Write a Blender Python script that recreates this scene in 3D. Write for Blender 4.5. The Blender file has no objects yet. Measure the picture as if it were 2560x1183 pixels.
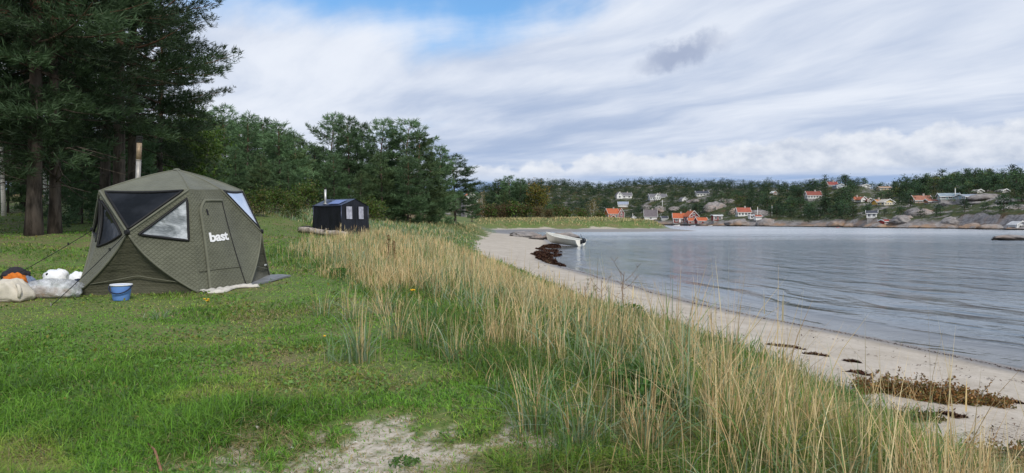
import bpy, math, random
import numpy as np
from mathutils import Vector, Matrix

random.seed(7)
RNG = np.random.default_rng(11)
SC = bpy.context.scene
COL = SC.collection

# ------------------------------------------------------------------ camera
F, CX, HY, CZ = 1862.0, 1280.0, 553.0, 2.2      # focal length and principal point in photo pixels, eye height over the water
cam_d = bpy.data.cameras.new('camera')
cam_d.sensor_width = 36.0
cam_d.lens = 36.0 * F / 2560.0
cam_d.shift_y = (HY - 591.5) / 2560.0
cam_d.clip_start = 0.05
cam_d.clip_end = 6000.0
cam = bpy.data.objects.new('camera', cam_d)
COL.objects.link(cam)
cam.location = (0, 0, CZ)
cam.rotation_euler = (math.radians(90), 0, 0)
SC.camera = cam

# ------------------------------------------------------------------ node expression helper
class E:
    nt = None
    def __init__(s, sock): s.s = sock
    @staticmethod
    def m(op, *a, clamp=False):
        n = E.nt.nodes.new('ShaderNodeMath'); n.operation = op; n.use_clamp = clamp
        for i, v in enumerate(a):
            if isinstance(v, E): E.nt.links.new(v.s, n.inputs[i])
            else: n.inputs[i].default_value = v
        return E(n.outputs[0])
    def __add__(s, o): return E.m('ADD', s, o)
    def __radd__(s, o): return E.m('ADD', o, s)
    def __sub__(s, o): return E.m('SUBTRACT', s, o)
    def __rsub__(s, o): return E.m('SUBTRACT', o, s)
    def __mul__(s, o): return E.m('MULTIPLY', s, o)
    def __rmul__(s, o): return E.m('MULTIPLY', o, s)
    def __truediv__(s, o): return E.m('DIVIDE', s, o)
def sstep(x, a, b, lo=0.0, hi=1.0):
    n = E.nt.nodes.new('ShaderNodeMapRange'); n.interpolation_type = 'SMOOTHSTEP'
    E.nt.links.new(x.s, n.inputs['Value'])
    for k, v in zip(('From Min', 'From Max', 'To Min', 'To Max'), (a, b, lo, hi)):
        if isinstance(v, E): E.nt.links.new(v.s, n.inputs[k])
        else: n.inputs[k].default_value = v
    return E(n.outputs[0])
def vec(x, y, z):
    n = E.nt.nodes.new('ShaderNodeCombineXYZ')
    for i, v in enumerate((x, y, z)):
        if isinstance(v, E): E.nt.links.new(v.s, n.inputs[i])
        else: n.inputs[i].default_value = v
    return E(n.outputs[0])
def sep(v):
    n = E.nt.nodes.new('ShaderNodeSeparateXYZ'); E.nt.links.new(v.s, n.inputs[0])
    return [E(o) for o in n.outputs]
def noise(v, scale, detail=4, rough=0.5, dist=0.0):
    n = E.nt.nodes.new('ShaderNodeTexNoise'); n.inputs['Scale'].default_value = scale
    n.inputs['Detail'].default_value = detail; n.inputs['Roughness'].default_value = rough
    n.inputs['Distortion'].default_value = dist
    if v is not None: E.nt.links.new(v.s, n.inputs['Vector'])
    return E(n.outputs['Fac'])
def vmul(v, t):
    n = E.nt.nodes.new('ShaderNodeVectorMath'); n.operation = 'MULTIPLY'
    E.nt.links.new(v.s, n.inputs[0]); n.inputs[1].default_value = t
    return E(n.outputs[0])
def cmix(f, a, b, mode='MIX'):
    n = E.nt.nodes.new('ShaderNodeMix'); n.data_type = 'RGBA'; n.blend_type = mode
    for sock, v in ((n.inputs[0], f), (n.inputs[6], a), (n.inputs[7], b)):
        if isinstance(v, E): E.nt.links.new(v.s, sock)
        elif isinstance(v, (int, float)): sock.default_value = v
        else: sock.default_value = (*v[:3], 1)
    return E(n.outputs[2])

# ------------------------------------------------------------------ world: broken cloud deck over a clear sky
SUN_EL, SUN_AZ = math.radians(40), math.radians(158)      # azimuth clockwise from the view direction: to the right, behind the camera
w = bpy.data.worlds.new('World'); SC.world = w; w.use_nodes = True
w.cycles.sampling_method = 'MANUAL'; w.cycles.sample_map_resolution = 256
nt = w.node_tree; nt.nodes.clear(); E.nt = nt
out = nt.nodes.new('ShaderNodeOutputWorld')
sky = nt.nodes.new('ShaderNodeTexSky'); sky.sky_type = 'NISHITA'; sky.sun_disc = False
sky.sun_elevation = SUN_EL; sky.sun_rotation = SUN_AZ
sky.air_density = 1.0; sky.dust_density = 0.6; sky.ozone_density = 2.0
tc = nt.nodes.new('ShaderNodeTexCoord')
dvec = E(tc.outputs['Generated'])
dx, dy, dz = sep(dvec)
zc = E.m('MAXIMUM', dz, 0.0)
inv = E.m('DIVIDE', 1.0, zc + 0.06)
px_, py_ = dx * inv, dy * inv                              # a point on the cloud deck
ca, sa = math.cos(math.radians(-32)), math.sin(math.radians(-32))
u = px_ * ca - py_ * sa
v = px_ * sa + py_ * ca
warp = noise(vec(px_, py_, 3.1), 0.45, 2, 0.5)
deck = vec(u * 1.0 + warp * 1.2, v * 0.30 + warp * 0.5, 0.0)
big = noise(vec(u * 0.42 + warp * 0.9, v * 0.22, 7.7), 1.0, 4, 0.55)
streak = noise(deck, 1.15, 6, 0.60)
fine = noise(vec(u * 2.2 + warp * 2.0, v * 0.8, 1.9), 1.3, 5, 0.62)
tone = big * 0.56 + streak * 0.30 + fine * 0.14
lum = sstep(tone, 0.38, 0.61)
cloud = cmix(lum, (0.335, 0.415, 0.575), (0.67, 0.71, 0.785))
# the blue opening high up, left of the centre of the view
az = E.m('ARCTAN2', dx, dy)
el = E.m('ARCSINE', dz)
wq = noise(dvec, 5.0, 5, 0.58)
hx = (az + 0.14) / 0.35
hy_ = (el - 0.372) / 0.150
hole = E.m('SQRT', hx * hx + hy_ * hy_) + (wq - 0.5) * 0.9 + (streak - 0.5) * 0.6
cover = sstep(hole, 0.62, 1.12)
thin = sstep(noise(vec(u * 0.5, v * 0.25, 21.0), 1.1, 6, 0.6), 0.60, 0.78, 1.0, 0.55)     # thin places elsewhere in the deck
cover = cover * thin
skyblue = nt.nodes.new('ShaderNodeVectorMath'); skyblue.operation = 'SCALE'
nt.links.new(sky.outputs[0], skyblue.inputs[0]); skyblue.inputs['Scale'].default_value = 0.10
clear = cmix(1.0, E(skyblue.outputs[0]), (0.80, 1.10, 1.28), 'MULTIPLY')
col = cmix(cover, clear, cloud)
# one dark scud cloud
qx = (az - 0.222) / 0.050 + (noise(dvec, 16.0, 4, 0.5) - 0.5) * 0.9
qy = (el - 0.214) / 0.017 - (az - 0.222) / 0.060 * 0.95 + (noise(dvec, 30.0, 6, 0.6) - 0.5) * 3.2
scud = sstep(E.m('SQRT', qx * qx + qy * qy), 0.3, 1.6, 0.85, 0.0)
col = cmix(scud, col, (0.285, 0.34, 0.475))
# low cumulus bank along the horizon
hz1 = noise(vec(az, el * 0.35, 0.5), 8.0, 3, 0.5)
hz2 = noise(vec(az, el * 1.15, 4.0), 17.0, 5, 0.55)
right = sstep(az, -0.10, 0.62)
top = 0.082 + right * 0.036 + (hz1 - 0.5) * 0.060 + (hz2 - 0.5) * 0.070
base = 0.058 + (noise(vec(az, 0.0, 0.0), 6.0, 3, 0.5) - 0.5) * 0.012
inb = sstep(top - el, -0.001, 0.010) * sstep(el - base, -0.004, 0.012)
puff = noise(vec(az * 1.0, el * 1.5, 2.0), 24.0, 5, 0.58)
shade = sstep((top - el) * 7.0 + (puff - 0.5) * 2.0, -0.25, 0.85)
cum = cmix(shade, (0.70, 0.725, 0.77), (0.40, 0.455, 0.56))
lowband = sstep(el, 0.040, 0.115)
col = cmix(lowband, cmix(sstep(noise(vec(az * 0.3, el * 3.0, 9.0), 20.0, 4, 0.5), 0.42, 0.60), (0.265, 0.37, 0.575), (0.46, 0.53, 0.66)), col)
col = cmix(inb * 0.88, col, cum)
bg = nt.nodes.new('ShaderNodeBackground'); nt.links.new(col.s, bg.inputs[0]); bg.inputs[1].default_value = 1.0
nt.links.new(bg.outputs[0], out.inputs[0])

# ------------------------------------------------------------------ sun behind thin cloud
sd = bpy.data.lights.new('sun', 'SUN'); sd.energy = 2.2; sd.angle = math.radians(10); sd.color = (1.0, 0.95, 0.87)
so = bpy.data.objects.new('sun', sd); COL.objects.link(so)
sdir = Vector((math.sin(SUN_AZ) * math.cos(SUN_EL), math.cos(SUN_AZ) * math.cos(SUN_EL), math.sin(SUN_EL)))
so.rotation_euler = sdir.to_track_quat('Z', 'Y').to_euler()
so.location = (20, -20, 40)

vs = SC.view_settings
vs.view_transform = 'Standard'; vs.look = 'None'; vs.gamma = 1.0; vs.use_curve_mapping = False
vs.exposure = 0.30
SC.cycles.max_bounces = 6; SC.cycles.diffuse_bounces = 3; SC.cycles.glossy_bounces = 3
SC.cycles.transmission_bounces = 4; SC.cycles.transparent_max_bounces = 8
SC.cycles.use_denoising = True

# ------------------------------------------------------------------ numpy helpers
def _hash(ix, iy, seed):
    h = (ix * 374761393 + iy * 668265263 + seed * 974634217) & 0xFFFFFFFF
    h = ((h ^ (h >> 13)) * 1274126177) & 0xFFFFFFFF
    return ((h ^ (h >> 16)) & 0xFFFF) / 65535.0
def vnoise(x, y, seed=0):
    x = np.asarray(x, float); y = np.asarray(y, float)
    ix = np.floor(x).astype(np.int64); iy = np.floor(y).astype(np.int64)
    fx = x - ix; fy = y - iy
    fx = fx * fx * (3 - 2 * fx); fy = fy * fy * (3 - 2 * fy)
    a = _hash(ix, iy, seed); b = _hash(ix + 1, iy, seed); c = _hash(ix, iy + 1, seed); d = _hash(ix + 1, iy + 1, seed)
    return (a * (1 - fx) + b * fx) * (1 - fy) + (c * (1 - fx) + d * fx) * fy
def fbm(x, y, oct=4, seed=0):
    s = 0.0; a = 0.5; t = 0.0
    for k in range(oct):
        s = s + a * vnoise(np.asarray(x) * 2 ** k, np.asarray(y) * 2 ** k, seed + 17 * k); t += a; a *= 0.5
    return s / t
def ss(x, a, b):
    t = np.clip((np.asarray(x, float) - a) / (b - a), 0, 1); return t * t * (3 - 2 * t)
def poly_sd(x, y, poly):
    """signed distance to a closed polygon, positive inside"""
    x = np.asarray(x, float); y = np.asarray(y, float)
    d2 = np.full(x.shape, 1e18); ins = np.zeros(x.shape, bool)
    n = len(poly)
    for i in range(n):
        ax, ay = poly[i]; bx, by = poly[(i + 1) % n]
        ex, ey = bx - ax, by - ay
        t = np.clip(((x - ax) * ex + (y - ay) * ey) / (ex * ex + ey * ey + 1e-12), 0, 1)
        d2 = np.minimum(d2, (x - ax - t * ex) ** 2 + (y - ay - t * ey) ** 2)
        if ay != by:
            c = (ay > y) != (by > y)
            ins ^= c & (x < (bx - ax) * (y - ay) / (by - ay) + ax)
    d = np.sqrt(d2)
    return np.where(ins, d, -d)
def chaikin(poly, it=2):
    p = np.array(poly, float)
    for _ in range(it):
        q = np.roll(p, -1, 0)
        p = np.stack([0.75 * p + 0.25 * q, 0.25 * p + 0.75 * q], 1).reshape(-1, 2)
    return [tuple(a) for a in p]

# ------------------------------------------------------------------ mesh helpers
def mesh_arrays(name, V, F, col=None, smooth=False, uv=None):
    V = np.asarray(V, np.float32).reshape(-1, 3); F = np.asarray(F, np.int32)
    k = F.shape[1]
    me = bpy.data.meshes.new(name)
    me.vertices.add(len(V)); me.vertices.foreach_set('co', V.ravel())
    me.loops.add(F.size); me.loops.foreach_set('vertex_index', F.ravel())
    me.polygons.add(len(F)); me.polygons.foreach_set('loop_start', np.arange(0, F.size, k, dtype=np.int32))
    me.polygons.foreach_set('loop_total', np.full(len(F), k, np.int32))
    if smooth: me.polygons.foreach_set('use_smooth', np.ones(len(F), bool))
    me.update(calc_edges=True)
    if col is not None:
        a = me.color_attributes.new('Col', 'FLOAT_COLOR', 'POINT')
        c = np.ones((len(V), 4), np.float32); c[:, :3] = col
        a.data.foreach_set('color', c.ravel())
    if uv is not None:
        l = me.uv_layers.new(name='UVMap')
        l.data.foreach_set('uv', np.asarray(uv, np.float32)[F.ravel()].ravel())
    me.validate(verbose=False)
    return me
def link(name, me, m=None, parent=None, loc=None):
    o = bpy.data.objects.new(name, me)
    COL.objects.link(o)
    if m is not None and me is not None and not me.materials: me.materials.append(m)
    if parent is not None: o.parent = parent
    if loc is not None: o.location = loc
    return o
def tag(o, label=None, cat=None, group=None, kind=None):
    if label: o['label'] = label
    if cat: o['category'] = cat
    if group: o['group'] = group
    if kind: o['kind'] = kind
    return o
def thing(name, label, cat, loc=(0, 0, 0), rz=0.0, group=None):
    o = bpy.data.objects.new(name, None); COL.objects.link(o)
    o.empty_display_size = 0.1
    o.location = loc; o.rotation_euler = (0, 0, rz)
    return tag(o, label, cat, group)

class MB:
    """collects polygons; build() links them as one mesh object"""
    def __init__(s): s.v = []; s.f = []; s.uv = None
    def add(s, vs, fs):
        b = len(s.v); s.v += [tuple(map(float, q)) for q in vs]; s.f += [tuple(b + i for i in q) for q in fs]; return s
    def box(s, c, d, M=None):
        x, y, z = d[0] / 2, d[1] / 2, d[2] / 2
        vs = [Vector((sx * x, sy * y, sz * z)) for sz in (-1, 1) for sx, sy in ((-1, -1), (1, -1), (1, 1), (-1, 1))]
        if M is not None: vs = [M @ q for q in vs]
        vs = [q + Vector(c) for q in vs]
        return s.add(vs, [(3, 2, 1, 0), (4, 5, 6, 7), (0, 1, 5, 4), (1, 2, 6, 5), (2, 3, 7, 6), (3, 0, 4, 7)])
    def tube(s, path, rad, n=8, cap=True):
        path = [Vector(q) for q in path]
        rad = [rad] * len(path) if isinstance(rad, (int, float)) else rad
        b = len(s.v); vs = []; fs = []
        prev = None
        for i, q in enumerate(path):
            t = (path[min(i + 1, len(path) - 1)] - path[max(i - 1, 0)])
            if t.length < 1e-9: t = Vector((0, 0, 1))
            t.normalize()
            if prev is None:
                a = t.orthogonal().normalized()
            else:
                a = prev - t * prev.dot(t)
                a = a.normalized() if a.length > 1e-6 else t.orthogonal().normalized()
            prev = a; c = t.cross(a)
            vs += [q + (a * math.cos(2 * math.pi * k / n) + c * math.sin(2 * math.pi * k / n)) * rad[i] for k in range(n)]
        for i in range(len(path) - 1):
            for k in range(n):
                fs.append((i * n + k, i * n + (k + 1) % n, (i + 1) * n + (k + 1) % n, (i + 1) * n + k))
        if cap:
            fs.append(tuple(range(n - 1, -1, -1))); fs.append(tuple((len(path) - 1) * n + k for k in range(n)))
        return s.add(vs, fs)
    def lathe(s, prof, n=24, c=(0, 0, 0), cap0=False, cap1=False):
        vs = []; fs = []
        for r, z in prof:
            vs += [(c[0] + r * math.cos(2 * math.pi * k / n), c[1] + r * math.sin(2 * math.pi * k / n), c[2] + z) for k in range(n)]
        for i in range(len(prof) - 1):
            for k in range(n):
                fs.append((i * n + k, i * n + (k + 1) % n, (i + 1) * n + (k + 1) % n, (i + 1) * n + k))
        if cap0: fs.append(tuple(range(n - 1, -1, -1)))
        if cap1: fs.append(tuple((len(prof) - 1) * n + k for k in range(n)))
        return s.add(vs, fs)
    def grid(s, P):
        """P[i][j] points"""
        r, c = len(P), len(P[0])
        return s.add([q for row in P for q in row], [(i * c + j, i * c + j + 1, (i + 1) * c + j + 1, (i + 1) * c + j) for i in range(r - 1) for j in range(c - 1)])
    def mesh(s, name, smooth=False, uv=None):
        me = bpy.data.meshes.new(name); me.from_pydata(s.v, [], s.f); me.update()
        if smooth: me.polygons.foreach_set('use_smooth', [True] * len(me.polygons))
        if uv is not None:
            l = me.uv_layers.new(name='UVMap')
            for lp in me.loops: l.data[lp.index].uv = uv[lp.vertex_index]
        return me
    def build(s, name, m, parent=None, smooth=False, loc=None, uv=None):
        me = s.mesh(name, smooth, uv)
        o = link(name, me, m, parent, loc)
        return o

# ------------------------------------------------------------------ material helpers
def new_mat(name):
    m = bpy.data.materials.new(name); m.use_nodes = True
    E.nt = m.node_tree; E.nt.nodes.clear()
    o = E.nt.nodes.new('ShaderNodeOutputMaterial')
    return m, o
def bsdf(o, color, rough=0.8, spec=0.3, metal=0.0, bump=None, bump_d=0.01, bump_s=1.0, coat=0.0, alpha=None, sheen=0.0):
    b = E.nt.nodes.new('ShaderNodeBsdfPrincipled')
    if isinstance(color, E): E.nt.links.new(color.s, b.inputs['Base Color'])
    else: b.inputs['Base Color'].default_value = (*color[:3], 1)
    if isinstance(rough, E): E.nt.links.new(rough.s, b.inputs['Roughness'])
    else: b.inputs['Roughness'].default_value = rough
    b.inputs['Specular IOR Level'].default_value = spec
    b.inputs['Metallic'].default_value = metal
    b.inputs['Coat Weight'].default_value = coat
    b.inputs['Sheen Weight'].default_value = sheen
    if alpha is not None:
        if isinstance(alpha, E): E.nt.links.new(alpha.s, b.inputs['Alpha'])
        else: b.inputs['Alpha'].default_value = alpha
    if bump is not None:
        n = E.nt.nodes.new('ShaderNodeBump'); n.inputs['Distance'].default_value = bump_d; n.inputs['Strength'].default_value = bump_s
        E.nt.links.new(bump.s, n.inputs['Height']); E.nt.links.new(n.outputs[0], b.inputs['Normal'])
    E.nt.links.new(b.outputs[0], o.inputs[0])
    return b
def coord(kind='Object'):
    n = E.nt.nodes.new('ShaderNodeTexCoord'); return E(n.outputs[kind])
def attr(name, out='Color'):
    n = E.nt.nodes.new('ShaderNodeAttribute'); n.attribute_name = name; return E(n.outputs[out])
def plain(name, col, rough=0.7, var=0.15, scale=6.0, bump=0.0, bscale=40.0, spec=0.3, metal=0.0, coat=0.0):
    """painted, cloth or metal surface with slight wear in its colour and relief"""
    m, o = new_mat(name)
    c = coord(); n1 = noise(c, scale, 5, 0.6)
    dark = tuple(q * (1 - var) for q in col); light = tuple(min(1, q * (1 + var)) for q in col)
    bsdf(o, cmix(sstep(n1, 0.3, 0.7), dark, light), rough, spec, metal, noise(c, bscale, 4, 0.6) if bump else None, 0.01, bump, coat)
    return m
def foliage(name, trans=0.25, rough=0.55, rnd=0.25, spec=0.25, gain=1.0):
    """leaf colour comes from the mesh's Col attribute, each tree varies a little"""
    m, o = new_mat(name)
    c = attr('Col')
    oi = E.nt.nodes.new('ShaderNodeObjectInfo')
    r = sstep(E(oi.outputs['Random']), 0, 1, (1 - rnd) * gain, (1 + rnd) * gain)
    c2 = E.nt.nodes.new('ShaderNodeVectorMath'); c2.operation = 'SCALE'
    E.nt.links.new(c.s, c2.inputs[0]); E.nt.links.new(r.s, c2.inputs['Scale'])
    b = bsdf(o, E(c2.outputs[0]), rough, spec)
    t = E.nt.nodes.new('ShaderNodeBsdfTranslucent'); E.nt.links.new(c2.outputs[0], t.inputs[0])
    mx = E.nt.nodes.new('ShaderNodeMixShader'); mx.inputs[0].default_value = trans
    E.nt.links.new(b.outputs[0], mx.inputs[1]); E.nt.links.new(t.outputs[0], mx.inputs[2])
    E.nt.links.new(mx.outputs[0], o.inputs[0])
    return m
# ================================================================== terrain
LAND = chaikin([(30, -120), (14, -30), (10.4, 0), (8.7, 6), (7.63, 11.1), (6.92, 14.0), (6.29, 15.6), (5.55, 17.8), (4.86, 21.6), (3.53, 29.9),
        (2.36, 36.6), (2.0, 42.2), (2.5, 50), (2.9, 57), (3.9, 66), (4.2, 76), (4.4, 92), (1.6, 108), (0.8, 140), (6, 151),
        (22.8, 152.5), (35, 157), (43, 168), (41, 188), (39, 227), (51, 315), (70, 420), (300, 700), (300, 1400), (-1500, 1400), (-1500, -120)], 2)
VEG = chaikin([(8, -120), (6, -30), (4.3, 0), (3.5, 4), (3.25, 5.3), (3.35, 7.0), (3.4, 9.7), (3.15, 11.5), (2.3, 15.4), (1.55, 19.5), (0.7, 26.4),
       (-0.55, 34), (-1.6, 39), (-2.5, 50), (-2.8, 67), (-3.0, 90), (-3.4, 120), (-4.5, 145), (-3, 156), (6, 160), (16, 160), (20, 163), (30, 164), (36, 171), (38.5, 180), (38, 190),
       (36, 225), (47, 315), (66, 420), (290, 700), (290, 1400), (-1490, 1400), (-1490, -120)], 2)
def sandpatch(x, y):
    q = ((x + 0.38) / 1.6) ** 2 + ((y - 4.5) / 1.45) ** 2 + (fbm(x * 2.2, y * 2.2, 4, 5) - 0.5) * 2.6 + (fbm(x * 9, y * 9, 3, 6) - 0.5) * 1.6
    return 1 - ss(q, 0.15, 1.25)
def hz(x, y):
    x = np.asarray(x, float); y = np.asarray(y, float)
    d = poly_sd(x, y, LAND); e = poly_sd(x, y, VEG)
    beach = np.where(d < 0, np.maximum(0.10 * d, -2.5), np.minimum(0.085 * d, 0.40) + 0.025 * np.maximum(d - 4.7, 0))
    beach = np.minimum(beach, 1.1)
    L = np.interp(y, [-50, 0, 5, 9, 12, 15, 25, 43, 60, 80, 120, 170, 230, 300, 380, 1400],
                  [0.66, 0.66, 0.70, 0.87, 1.0, 1.09, 1.26, 1.40, 1.6, 1.9, 2.0, 2.2, 2.4, 1.3, 0.3, -1])
    rise = 2.0 * ss(y, 24, 60) * ss(-x, 8, 26) * (1 - 0.6 * ss(y, 62, 82)) + 0.45 * ss(-x, 10, 16) * ss(y, 14, 25)
    rise = rise + 0.03 * np.maximum(-x - 30, 0) * ss(y, 30, 60)
    ridge = 0.08 * np.exp(-((e - 2.0) / 1.6) ** 2) * (1 - ss(y, 45, 70)) * ss(y, 3, 6)
    spit = 1.0 * ss(e, 2, 14) * ss(y, 150, 175) * (fbm(x * 0.07, y * 0.07, 3, 3))
    L = L + rise + ridge + spit + 0.16 * (fbm(x * 0.35, y * 0.35, 4, 9) - 0.5) * ss(y, 6, 20)
    wdt = np.interp(y, [0, 6, 12, 60, 110, 150], [2.8, 3.6, 6.5, 7.0, 5.0, 5.0])
    tq = np.clip((e + 0.3) / wdt, 0, 1)
    z = beach + (L - beach) * (0.55 * tq + 0.45 * ss(tq, 0, 1))
    z = z + 0.035 * (fbm(x * 1.7, y * 1.7, 3, 2) - 0.5) * ss(d, 0.3, 1.5) - 0.05 * sandpatch(x, y)
    return z
def hz1(x, y): return float(hz(np.array([x]), np.array([y]))[0])
def gat(px, py):
    """the point of the near ground seen at photo pixel (px, py)"""
    t = np.geomspace(3.0, 420, 2600)
    z = hz((px - CX) / F * t, t); zr = CZ + (HY - py) / F * t
    i = np.argmax(z >= zr)
    D = t[i]
    return Vector(((px - CX) / F * D, D, float(z[i])))
def at(px, py, D): return Vector(((px - CX) / F * D, D, CZ + (HY - py) / F * D))

def ground_grid():
    ang = np.concatenate([np.arange(-180, -46, 4.0), np.arange(-46, 46, 0.30), np.arange(46, 181, 4.0)])
    r = np.concatenate([[0.0], np.geomspace(0.6, 3.0, 8)[:-1], np.concatenate([np.geomspace(3.0, 130, 190)[:-1], np.linspace(130, 240, 56), np.geomspace(245, 1300, 40)])])
    A, R = np.meshgrid(np.radians(ang), r)
    x = R * np.sin(A); y = R * np.cos(A)
    return x, y
gx, gy = ground_grid()
gz = hz(gx.ravel(), gy.ravel()).reshape(gx.shape)
nr, nc = gx.shape
ii = np.arange(nr * nc).reshape(nr, nc)
GF = np.stack([ii[:-1, :-1], ii[1:, :-1], ii[1:, 1:], ii[:-1, 1:]], -1).reshape(-1, 4)[:, ::-1]
gd = poly_sd(gx.ravel(), gy.ravel(), LAND); ge = poly_sd(gx.ravel(), gy.ravel(), VEG)
X_, Y_ = gx.ravel(), gy.ravel()
nearw = 1 - ss(Y_, 45, 90)
sandm = 1 - ss(ge + (fbm(X_ * 1.1, Y_ * 1.1, 4, 4) - 0.5) * 1.6 * nearw + (fbm(X_ * 0.25, Y_ * 0.25, 3, 4) - 0.5) * 5 * (1 - nearw), -0.3 - 1.2 * (1 - nearw), 0.5 + 1.2 * (1 - nearw))
sandm = np.maximum(sandm, sandpatch(X_, Y_) * 0.58)
#sandm = np.maximum(sandm, ss(fbm(X_ * 0.09, Y_ * 0.09, 3, 31), 0.60, 0.68) * ss(Y_, 165, 172) * (1 - ss(Y_, 240, 300)) * 0.9)
wet = 1 - ss(gd + (fbm(X_ * 0.9, Y_ * 0.9, 3, 6) - 0.5) * 0.5, 0.25, 1.1)
wet = np.maximum(wet, (1 - ss(gd, 5.0, 11.0)) * ss(Y_, 105, 128))
heath = ss(Y_ + (fbm(X_ * 0.3, Y_ * 0.3, 3, 8) - 0.5) * 10, 44, 56) * ss(-X_, 13, 17)
gcol = np.stack([sandm, np.clip(wet, 0, 1), heath], -1)
ground_me = mesh_arrays('ground', np.stack([X_, Y_, gz.ravel()], -1), GF, gcol, smooth=True)

m_ground, o_ = new_mat('ground_sand_and_turf')
pos = coord(); mk = attr('Col'); mr, mg, mb_ = sep(mk)
n_a = noise(pos, 1.3, 6, 0.6); n_b = noise(pos, 14.0, 5, 0.6); n_c = noise(pos, 90.0, 3, 0.5); n_d = noise(pos, 0.35, 4, 0.5)
dry = cmix(sstep(n_a * 0.6 + n_b * 0.4, 0.35, 0.65), (0.40, 0.345, 0.275), (0.53, 0.47, 0.395))
dry = cmix(sstep(n_c, 0.62, 0.80, 0.0, 0.45), dry, (0.26, 0.21, 0.16))
wetc = cmix(sstep(n_b, 0.3, 0.7), (0.155, 0.135, 0.12), (0.25, 0.225, 0.20))
sandc = cmix(mg, dry, wetc)
turf = cmix(sstep(n_b, 0.35, 0.7), (0.085, 0.140, 0.030), (0.150, 0.175, 0.052))
turf = cmix(sstep(n_a * 0.5 + n_d * 0.5, 0.48, 0.62), turf, (0.165, 0.150, 0.062))
heathc = cmix(sstep(n_b * 0.5 + n_a * 0.5, 0.4, 0.6), (0.10, 0.075, 0.03), (0.16, 0.105, 0.045))
turf = cmix(mb_, turf, heathc)
edge = sstep(mr + (n_b - 0.5) * 0.7, 0.35, 0.65)
bsdf(o_, cmix(edge, turf, sandc), sstep(mg, 0.2, 0.9, 0.92, 0.42), 0.3, 0, n_a * 0.9 + n_b * 0.35 + n_c * 0.05, 0.06, 0.7)
tag(link('ground', ground_me, m_ground), kind='structure')

# ------------------------------------------------------------------ water
def water_grid():
    ang = np.concatenate([np.arange(-20, 45, 0.5), np.arange(45, 120, 2.5)])
    r = np.geomspace(3.0, 1300, 170)
    A, R = np.meshgrid(np.radians(ang), r)
    return R * np.sin(A), R * np.cos(A)
wx, wy = water_grid()
wd = poly_sd(wx.ravel(), wy.ravel(), LAND)
nr, nc = wx.shape; ii = np.arange(nr * nc).reshape(nr, nc)
WF = np.stack([ii[:-1, :-1], ii[1:, :-1], ii[1:, 1:], ii[:-1, 1:]], -1).reshape(-1, 4)[:, ::-1]
keep = (wd[WF].min(1) < 6) & (wy.ravel()[WF].min(1) > -200)
WF = WF[keep]; used = np.unique(WF); remap = np.full(nr * nc, -1); remap[used] = np.arange(len(used))
wxy = np.stack([wx.ravel()[used], wy.ravel()[used], np.zeros(len(used))], -1)
shal = ss(wd[used], -5.0, -0.1)
calm = ss(wd[used], -4.5, -0.4)
wme = mesh_arrays('water', wxy, remap[WF], np.stack([shal, calm, np.clip(-wd[used], 0, 200)], -1), smooth=True)
m_water, o_ = new_mat('sea_water')
pos = coord(); mk = attr('Col'); sh, cl, _b = sep(mk)
wx_, wy_, wz_ = sep(pos)
# ripples run in toward the curved beach; wind-ruffled water further out
off_ = _b
wob = noise(vec(wx_ * 0.16, wy_ * 0.16, 0.0), 1.0, 2, 0.5)
sw0 = noise(vec(off_ * 0.62 + (wob - 0.5) * 3.0, (wy_ - wx_ * 0.5) * 0.075, 0.0), 1.0, 3, 0.5)
swell = (1.0 - E.m('ABSOLUTE', sw0 * 4.0 - 2.0)) * 0.5 + E.m('SINE', off_ * 3.1 + (wob - 0.5) * 11.0 + sw0 * 4.0) * 0.38 * sstep(noise(vec(wx_ * 0.5, wy_ * 0.22, 3.0), 1.0, 2, 0.5), 0.36, 0.6)
rip = noise(vec(wx_ * 1.1, wy_ * 2.0, 0.0), 1.5, 4, 0.62)
chop = noise(vec(wx_ * 0.38, wy_ * 0.80, 5.0), 1.0, 3, 0.6)
sea = noise(vec(wx_ * 0.26, wy_ * 0.20, 8.0), 1.0, 4, 0.62)
ruff = sstep(noise(vec(wx_ * 0.020, wy_ * 0.030, 2.0), 1.0, 3, 0.55), 0.34, 0.58)
near_ = sstep(off_, 8.0, 45.0, 1.0, 0.35)
lull = sstep(wy_ + (wob - 0.5) * 30.0, 90.0, 140.0, 1.0, 0.30)
h = swell * 0.27 * near_ + rip * 0.15 * (ruff * 0.7 + 0.3) + chop * 0.50 * sstep(off_, 3.0, 14.0) * (ruff * 0.7 + 0.3) + sea * 0.95 * sstep(off_, 8.0, 32.0) * (ruff * 0.75 + 0.25)
h = h * lull * sstep(cl, 0.4, 1.0, 1.0, 0.25)
rgh = sstep(wy_, 30.0, 170.0, 0.07, 0.24)
bp = E.nt.nodes.new('ShaderNodeBump'); bp.inputs['Distance'].default_value = 0.55; bp.inputs['Strength'].default_value = 1.0
E.nt.links.new(h.s, bp.inputs['Height'])
body = E.nt.nodes.new('ShaderNodeBsdfDiffuse'); body.inputs[0].default_value = (0.055, 0.092, 0.125, 1)
clearb = E.nt.nodes.new('ShaderNodeBsdfTransparent'); clearb.inputs[0].default_value = (0.62, 0.66, 0.62, 1)
mx1 = E.nt.nodes.new('ShaderNodeMixShader'); E.nt.links.new(sstep(sh, 0.45, 1.0, 0.0, 0.95).s, mx1.inputs[0])
E.nt.links.new(body.outputs[0], mx1.inputs[1]); E.nt.links.new(clearb.outputs[0], mx1.inputs[2])
gl = E.nt.nodes.new('ShaderNodeBsdfGlossy'); E.nt.links.new(rgh.s, gl.inputs['Roughness']); gl.inputs[0].default_value = (1, 1, 1, 1)
E.nt.links.new(bp.outputs[0], gl.inputs['Normal'])
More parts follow.
